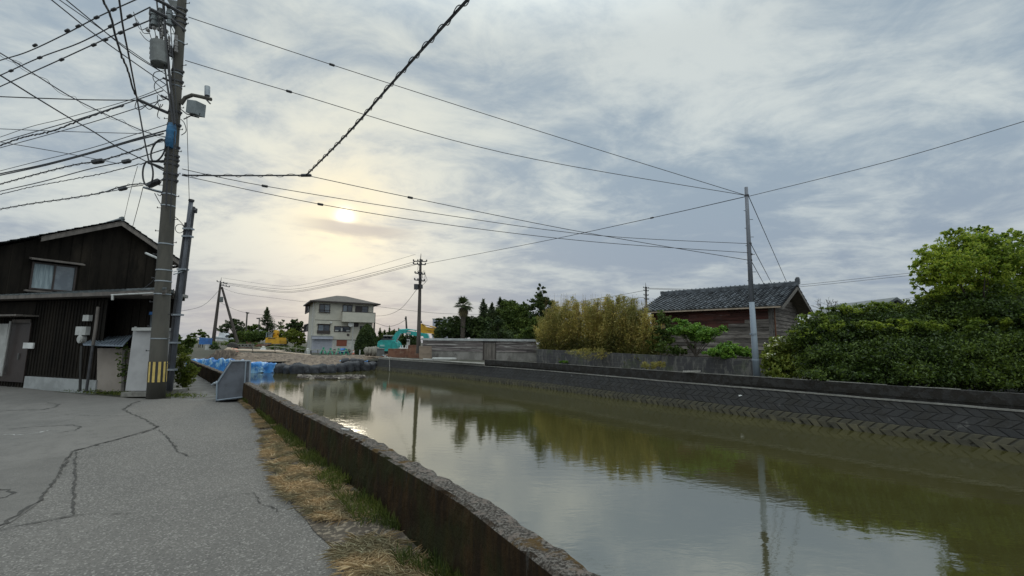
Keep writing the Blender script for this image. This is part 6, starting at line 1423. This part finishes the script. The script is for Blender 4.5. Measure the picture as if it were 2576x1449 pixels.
b = MB().mat('wire'); b.tube([at(452+11*math.cos(t), 575-11*math.sin(t), 13.1) for t in np.linspace(0, 6.28, 20)], .010, 5); b.build('cable_loop', cp)
b = MB().mat('galv'); b.tube([at(437, 690, 12.8), at(468, 680, 13.2)], .018, 5); b.tube([at(437, 684, 12.8), at(468, 676, 13.2)], .012, 5); b.build('stay_bracket', cp)
# right bank pole
rpB = at(1904, 944, 16.9); rpB.z = .1; rpT = at(1877, 471, 16.9); rpole = thing('steel_pole', rpB, 'tall slim pole, painted pale grey-blue below and dark above, standing behind the far parapet', 'utility pole')
jn = at(1891, 760, 16.9); b = MB().mat('pole_grey'); b.tube([rpB, jn], [.125, .095], 14); b.build('lower_shaft', rpole, smooth=True)
b = MB().mat('conduit_grey'); b.tube([jn, at(1885, 640, 16.9), rpT], [.09, .08, .062], 12); b.build('upper_shaft', rpole, smooth=True)
for (x, y) in ((1878.5, 492), (1885, 613), (1886.5, 655), (1887, 640), (1895, 840), (1900, 905)): b = MB().mat('steel_dark' if y < 700 else 'pole_grey'); ring(b, at(x, y, 16.9), .085 if y < 700 else .125, .06, 10); b.build('band', rpole)
for k, y in enumerate(range(530, 800, 22)): x = 1880+(y-500)*.056; p = at(x, y, 16.9); s_ = 1 if k % 2 else -1; b = MB().mat('steel_dark'); b.tube([p, p+V3((s_*.17, 0, 0))], .011, 4); b.build('step_bolt', rpole)
# mid pole with crossarms
def farpole(label, bx, by, tx, ty, Y, r0, r1, arms, m='pole_wood', group=None, trans=None, name='utility_pole'):
    B0, T0 = at(bx, by, Y), at(tx, ty, Y); t = thing(name, B0, label, 'utility pole', group); b = MB().mat(m); b.tube([B0-V3((0, 0, .3)), T0], [r0, r1], 9); b.build('shaft', t)
    for (x0_, y0_, x1_, y1_) in arms:
        b = MB().mat('steel_dark'); a, c = at(x0_, y0_, Y-.1), at(x1_, y1_, Y-.1); b.tube([a, c], .05, 5)
        k = 4
        for j in range(k): q = a.lerp(c, j/(k-1)); b.tube([q, q+V3((0, 0, .16))], .06, 5)
        b.build('crossarm', t)
    for (x0_, y0_, x1_, y1_, rr_) in (trans or []): b = MB().mat('transformer' if rr_ > .2 else 'steel_dark'); b.tube([at(x0_, y1_, Y-.2), at(x0_, y0_, Y-.2)], rr_, 9); b.build('transformer', t)
    return t
mp_ = farpole('dark utility pole with four crossarms and transformers at the left end of the boundary wall', 1052.5, 880, 1058, 652, 38, .19, .10, [(1040, 657, 1073, 658), (1040, 664, 1070, 666), (1044, 687, 1068, 690), (1043, 704, 1067, 707)], trans=[(1047, 715, 0, 728, .2), (1060, 716, 0, 726, .12)])
b = MB().mat('steel_dark'); b.tube([at(1058, 652, 38), at(1059, 638, 38)], [.04, .02], 5); b.build('spike', mp_)
for k in range(9):
    b = MB().mat('wire'); x0_ = random.uniform(1044, 1074); y0_ = random.uniform(662, 700); P_ = [at(x0_, y0_, 37.8), at(x0_+random.uniform(-6, 8), y0_+14, 37.7), at(x0_+random.uniform(-10, 6), y0_+random.uniform(18, 34), 37.8)]; b.tube(P_, .016, 4); b.build('jumper_wire', mp_)
sp_ = farpole('leaning utility pole with crossarms and a diagonal strut on the site at the left', 536, 862, 555, 712, 60, .24, .13, [(546, 708, 571, 714), (553, 716, 577, 722)], trans=[(557, 747, 0, 760, .22)])
b = MB().mat('steel_dark'); b.tube([at(555, 712, 60), at(557, 698, 60)], [.05, .02], 5); b.build('spike', sp_); b = MB().mat('pole_wood'); b.tube([at(598, 864, 61), at(558, 722, 60.2)], [.2, .13], 8); b.build('strut', sp_)
farpole('thin plain pole with a tiny crossarm left of the tall conifer', 617, 860, 622, 786, 68, .13, .10, [(619, 787.5, 626, 788.5)], m='pole_concrete')
farpole('short thin pole with small side arms beside the tall conifer', 651, 835, 652.5, 802, 70, .10, .08, [(646, 802, 654, 801.5)], m='pole_concrete')
farpole('thin concrete pole directly right of the beige house', 940, 850, 943, 787, 60, .14, .10, [(941, 796, 943.5, 796.2)], m='pole_concrete')
farpole('thin pole rising behind the bend of the teal excavator boom', 1026, 872, 1021, 796, 56, .15, .10, [(1019, 803, 1022, 803)], m='pole_concrete')
dp = farpole('distant utility pole with many crossarms above the left end of the storehouse roof', 1627, 900, 1625, 722, 62, .16, .12, [(1619, 724, 1632, 725), (1620, 731, 1631, 732), (1620, 742, 1631, 743), (1621, 752, 1632, 753)])
b = MB().mat('steel_dark'); b.tube([at(1625, 724, 62), at(1624, 711, 62)], [.06, .02], 5); b.build('spike', dp)
# ------------------------------------------------------------------ wires
def wire(label, P, r=.014, sag=0.0, cat='cable', group=None, m='wire', nodes=(), nm='overhead_wire', wav=0, spiral=0, cuff=None):
    P = [V3(p) for p in P]; out_ = []; k = max(6, int(24/(len(P)-1)))
    if len(P) == 2:
        for j in range(k+1): t = j/k; p = P[0].lerp(P[1], t); p.z -= 4*sag*t*(1-t); out_.append(p)
    else:
        for i in range(len(P)-1):
            a_, b_, c_, d_ = P[max(i-1, 0)], P[i], P[i+1], P[min(i+2, len(P)-1)]
            for j in range(k): t = j/k; out_.append(.5*((2*b_)+(c_-a_)*t+(2*a_-5*b_+4*c_-d_)*t*t+(3*b_-a_-3*c_+d_)*t**3))
        out_.append(P[-1])
    if wav:
        out_ = dens_(out_, .07); out_ = [p+V3((0, 0, wav*noise.noise(V3((i*.5, 1, len(label)))))) for i, p in enumerate(out_)]
    b = MB().mat(m); b.tube(out_, r, 5); o = b.build(nm); tag(o, label, cat, group)
    def sub(fn, nmx, mm='wire'):
        b = MB().mat(mm); fn(b); c = b.build(nmx, o); return c
    if spiral:
        dd_ = dens_(out_, .045); 
        sub(lambda b: b.tube([p+V3((0, math.sin(i*.55)*spiral, math.cos(i*.55)*spiral)) for i, p in enumerate(dd_)], r*.38, 3, False), 'lashing_wire')
    for nd in nodes:
        c = V3(nd[0]); l = nd[1] if len(nd) > 1 else .09; rr_ = nd[2] if len(nd) > 2 else .04
        ii = min(range(len(out_)), key=lambda q: (out_[q]-c).length); d = (out_[min(ii+1, len(out_)-1)]-out_[max(ii-1, 0)]).normalized()
        sub(lambda b: b.tube([c-d*l, c-d*l*.8, c+d*l*.8, c+d*l], [rr_*.4, rr_, rr_, rr_*.4], 7), 'closure' if l > .12 else 'wire_joint')
    return o
RT = at(1878, 492, 16.9)
def mix(A, B_, t): return V3(A).lerp(V3(B_), t)
def along(A, B_, x, y):      # point on the pixel ray nearest the straight span A-B
    A, B_ = V3(A), V3(B_); d = ray(x, y); best = min((abs((A.lerp(B_, k/200)).x/(A.lerp(B_, k/200)).y-d.x/d.y), k) for k in range(201))[1]
    return at(x, y, A.lerp(B_, best/200).y)
A = q_(474, 43); wire('topmost long span wire from the big pole to the tip of the right-hand pole', [A, along(A, RT, 835, 163), along(A, RT, 1350, 328), RT], .012, nodes=[(along(A, RT, 835, 163),)])
A = q_(466, 152); wire('second long span wire from the big pole to the tip of the right-hand pole', [A, along(A, RT, 727, 230), along(A, RT, 1270, 385), RT], .012, nodes=[(along(A, RT, 727, 230),)])
E1 = at(1884, 613, 16.9); A = q_(458, 425); wire('span wire reaching the right-hand pole at its upper middle band', [A, along(A, E1, 666, 468), along(A, E1, 1100, 538), along(A, E1, 1500, 592), E1], .011, nodes=[(along(A, E1, 666, 468),)])
E2_ = at(1885, 636, 16.9); A = q_(460, 442); wire('span wire reaching the right-hand pole just below its middle band', [A, along(A, E2_, 806, 514), along(A, E2_, 1130, 566), along(A, E2_, 1500, 609), E2_], .011, nodes=[(along(A, E2_, 806, 514),)])
E3_ = at(1886, 655, 16.9); A = q_(458, 441); ND = along(A, E3_, 770, 441)
wire('wire from the mid-air cable junction down to the right-hand pole', [ND, along(A, E3_, 1032, 497), along(A, E3_, 1460, 583), E3_], .012, nodes=[(along(A, E3_, 1032, 497),)])
wire('thick level cable from the big pole to the junction in mid air', [A, along(A, E3_, 600, 442), ND], .024, spiral=.045, nodes=[(ND, .16, .05)])
c1 = at(1175, 0, 5.9); d_ = (c1-ND); wire('thick lashed cable rising from the mid-air junction to the top of the picture', [ND, along(ND, c1, 875, 335), along(ND, c1, 985, 210), c1, c1+d_*.7], .024, spiral=.055)
wire('wire from the right-hand pole tip down to the dark pole by the boundary wall', [at(1878, 494, 16.9), at(1640, 548, 21), at(1350, 610, 28), at(1068, 664, 38)], .016, nodes=[(at(1640, 548, 21), .1, .04)])
wire('wire running from the right-hand pole tip up to the right edge', [at(1879, 495, 16.9), at(2250, 402, 14.5), at(2620, 292, 12.5)], .012)
for (x0_, y0_, x1_, y1_, l) in ((1883, 493, 1980, 712, 'longest stay wire from the right-hand pole tip down behind the storehouse'), (1888, 612, 1945, 720, 'middle stay wire from the right-hand pole down behind the storehouse'), (1889, 655, 1926, 722, 'shortest stay wire from the right-hand pole down behind the storehouse')):
    wire(l, [at(x0_, y0_, 16.9), at(x1_+60, y1_+(y1_-y0_)*60/(x1_-x0_), 31)] if False else [at(x0_, y0_, 16.9), at(x1_, y1_, 27), at(x1_+(x1_-x0_)*.35, y1_+(y1_-y0_)*.35, 31)], .014, nm='stay_wire')
g3 = 'far wires between the dark pole and the strutted pole'
for k, (y0_, ym_, y1_, l) in enumerate(((640, 716, 699, 'thin earth wire sagging between the tips of the two far poles'), (658, 724, 710, 'upper of the three sagging wires between the two far poles'), (663, 729, 711, 'middle one of three sagging wires between the two far poles'), (666, 732, 714, 'lowest of the three sagging wires between the two far poles'))):
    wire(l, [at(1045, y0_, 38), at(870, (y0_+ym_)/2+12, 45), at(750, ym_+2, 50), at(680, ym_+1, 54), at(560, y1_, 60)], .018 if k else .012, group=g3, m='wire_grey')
wire('drooping wire from the dark pole to the thin pole right of the beige house', [at(1052, 723, 38), at(1010, 775, 46), at(975, 792, 54), at(944, 795, 60)], .018)
wire('low wire from the thin house-side pole to the pole behind the excavator boom', [at(944, 812, 60), at(975, 821, 58), at(1000, 816, 57), at(1021, 804, 56)], .022)
wire('wire from the eaves of the beige house away to the palm trees', [at(940, 770, 57), at(1050, 783, 60), at(1150, 790, 66), at(1400, 796, 80)], .02, m='wire_grey')
wire('drooping wire from the strutted pole left towards the dark house', [at(551, 730, 60), at(520, 762, 58), at(490, 776, 55), at(430, 786, 50)], .02)
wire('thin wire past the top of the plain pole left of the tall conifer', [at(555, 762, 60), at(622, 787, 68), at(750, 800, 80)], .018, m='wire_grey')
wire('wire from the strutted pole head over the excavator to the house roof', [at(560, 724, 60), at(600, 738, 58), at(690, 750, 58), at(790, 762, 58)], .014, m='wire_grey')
gR = 'far wires across the right background'
for (P_, l) in (([(1632, 725), (1900, 726), (2260, 690), (2300, 687)], 'upper far wire from the distant crossarmed pole to the bright tree'), ([(1632, 727), (1900, 730), (2260, 696), (2310, 690)], 'lower far wire from the distant crossarmed pole to the bright tree'), ([(1640, 752), (2050, 780), (2150, 771), (2300, 748)], 'thick far wire crossing above the bare tree'), ([(1640, 762), (2050, 797), (2150, 786), (2300, 768)], 'far wire crossing behind the twigs of the bare tree'), ([(1640, 772), (2050, 808), (2150, 800), (2300, 786)], 'lowest far wire behind the bare tree'), ([(1400, 775), (1480, 755), (1560, 742), (1620, 731)], 'far wire running left from the distant pole over the bamboo'), ([(1540, 765), (1580, 756), (1600, 750), (1620, 748)], 'faint short wire left of the distant crossarmed pole')):
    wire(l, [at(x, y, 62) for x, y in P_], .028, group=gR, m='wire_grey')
# --- the left-hand tangle.  far ends run level along the street to beyond the frame
def lv(x, y, z, mn=5, mxx=40):
    d = ray(x, y); Y = (z-CAMZ)/(d.z/d.y) if d.z > .01 else 20; Y = max(mn, min(mxx, Y)); return at(x, y, Y)
def street(label, px, zdrop=0.0, r=.014, **k):
    P = []; z0_ = q_(*px[0]).z
    ye = lv(px[-1][0], px[-1][1], z0_-zdrop).y; x0_ = px[0][0]; xe = px[-1][0]
    for (x, y) in px: t = (x0_-x)/(x0_-xe); Y = 12.5/(1-t*(1-12.5/ye)) if ye > 0 else 12.5; P.append(at(x, y, Y))
    e = P[-1]+(P[-1]-P[-2]).normalized()*4; return wire(label, P+[e], r, **k)
gh = 'three high-voltage lines to the upper left'
street('uppermost insulated power line running to the upper left edge', [(372, -14), (252, 40), (160, 88), (70, 130), (0, 152)], r=.02, group=gh, nodes=[(lv(x, y, 11.2), .10, .045) for x, y in ((286, 24), (243, 44), (197, 66), (169, 77), (88, 114))])
street('middle insulated power line running to the upper left edge', [(378, 18), (290, 62), (200, 108), (100, 145), (0, 190)], r=.02, group=gh, nodes=[(lv(x, y, 10.8), .10, .045) for x, y in ((326, 41), (279, 66), (100, 145), (28, 178))])
street('lower insulated power line running to the upper left edge', [(380, 50), (305, 81), (235, 112), (130, 160), (0, 218)], r=.02, group=gh, nodes=[(lv(x, y, 10.5), .10, .045) for x, y in ((342, 62), (304, 82), (265, 100), (236, 113), (155, 150))])
gd = 'diagonal wires from the upper left to the big pole'
street('leftmost of three diagonal wires coming down to the pole from the top edge', [(418, 213), (330, 152), (230, 80), (130, 0)], group=gd)
street('middle of three diagonal wires coming down to the pole from the top edge', [(418, 188), (330, 128), (240, 63), (150, 0)], group=gd, r=.011)
street('rightmost of three diagonal wires coming down to the pole from the top edge', [(405, 180), (330, 133), (240, 60), (167, 0)], group=gd)
street('thick wavy twisted drop cable from the top edge to the bracket tip', [(345, 246), (334, 222), (322, 178), (304, 135), (290, 88), (278, 40), (259, 0)], r=.024, wav=.06)
street('straight double drop cable from the top edge to the bracket tip', [(345, 250), (326, 150), (310, 70), (300, 0)], r=.02)
wire('slim cable hanging from the bracket tip down to the cable coils', [q_(345, 250, -.4), q_(352, 290, -.35), q_(362, 345, -.3), q_(374, 404, -.2)], .02)
street('pale spiral lattice cable sloping from the left edge to the blue cover', [(424, 346), (370, 333), (300, 303), (240, 275), (174, 241), (100, 195), (40, 157), (0, 133)], r=.013, spiral=.06, m='wire_grey')
street('straight diagonal wire crossing the tangle from the left edge to the lower brackets', [(418, 433), (356, 400), (296, 370), (235, 331), (174, 296), (90, 245), (0, 189)], r=.014)
street('level cable from the left edge to the bracket tip', [(344, 252), (230, 251), (100, 247), (0, 243)], r=.016)
street('faint level wire halfway down the left edge', [(356, 336), (240, 333), (120, 329), (0, 324)], r=.010, m='wire_grey')
street('faint wire sloping down from the left edge to the tied cables', [(300, 412), (200, 392), (100, 374), (0, 357)], r=.010, m='wire_grey')
gs = 'service cables from the left edge up to the bracket'
street('highest of the service cables fanning up to the pole', [(422, 212), (344, 246), (170, 296), (80, 318), (0, 345)], r=.010, group=gs)
street('service cable meeting the bracket tip from below left', [(410, 228), (330, 256), (200, 299), (100, 328), (0, 357)], r=.015, group=gs)
street('thick wavy service cable looping below the bracket tip', [(311, 265), (270, 278), (200, 303), (130, 330), (60, 345), (0, 366)], r=.024, group=gs, wav=.05)
street('lowest of the service cables fanning up past the bracket', [(420, 248), (344, 272), (230, 308), (110, 342), (0, 372)], r=.013, group=gs)
street('thin wire just above the pair of heavy cables', [(426, 311), (340, 338), (220, 375), (110, 402), (0, 430)], r=.011)
gc = 'heavy telephone cables sagging to the left edge'
street('upper heavy cable of the black pair', [(426, 326), (340, 350), (222, 385), (110, 414), (0, 437)], r=.022, group=gc)
street('lower heavy cable of the black pair', [(411, 336), (330, 356), (220, 388), (110, 417), (0, 441)], r=.022, group=gc)
street('lashed cable carrying the large black splice box', [(418, 350), (340, 378), (275, 398), (244, 406), (190, 414), (100, 436), (0, 463)], r=.020, group=gc, spiral=.04, nodes=[(at(246, 406, 14.0), .30, .085)])
street('lashed cable carrying the short black splice box', [(418, 374), (345, 398), (318, 406), (230, 424), (110, 456), (0, 481)], r=.016, group=gc, nodes=[(at(318, 406, 13.4), .19, .07)])
street('slack cable just below the short splice box cable', [(372, 408), (330, 418), (260, 436), (160, 455), (80, 470), (0, 489)], r=.014, group=gc, wav=.03)
street('lowest lashed cable with a splice box against the pole', [(418, 446), (388, 460), (333, 464), (290, 474), (259, 484), (180, 498), (80, 512), (0, 526)], r=.018, group=gc, spiral=.04, nodes=[(at(387, 461, 12.5), .24, .09)])
wire('small slim splice box on a short cable left of the lowest coil', [q_(360, 466, 0), q_(330, 470, .2), q_(308, 475, .5), q_(285, 480, .8), q_(250, 484, 1.2)], .012, nodes=[(q_(309, 475, .5), .25, .055)])
wire('thin drop wire from the lower bracket to the house roof', [q_(360, 470), q_(350, 510, 1), at(333, 573, 16.5)], .009)
wire('faint drop wire left of the other one, down to the house roof', [q_(346, 418), q_(326, 490, 1.5), at(310, 560, 17)], .007, m='wire_grey')
wire('vertical wire from the small cabinet to the top of the conduit pole', [q_(470, 292), q_(473, 400, .3), at(476, 500, 13.2)], .008)
wire('short loose wire from the big pole to the conduit pole', [q_(440, 545), at(452, 556, 12.9), at(468, 574, 13.1)], .009)
# small print of life: bird-lime and a twig on the near wall top
b = MB().mat('white_dim'); p = onz(868, 1080, .53); b.box(p+V3((0, 0, .0)), (.14, .02, .012), -.6); b.box(p+V3((.05, .05, .006)), (.06, .015, .012), .4); tag(b.build('white_litter'), 'scrap of white litter lying on top of the near canal wall', 'litter')
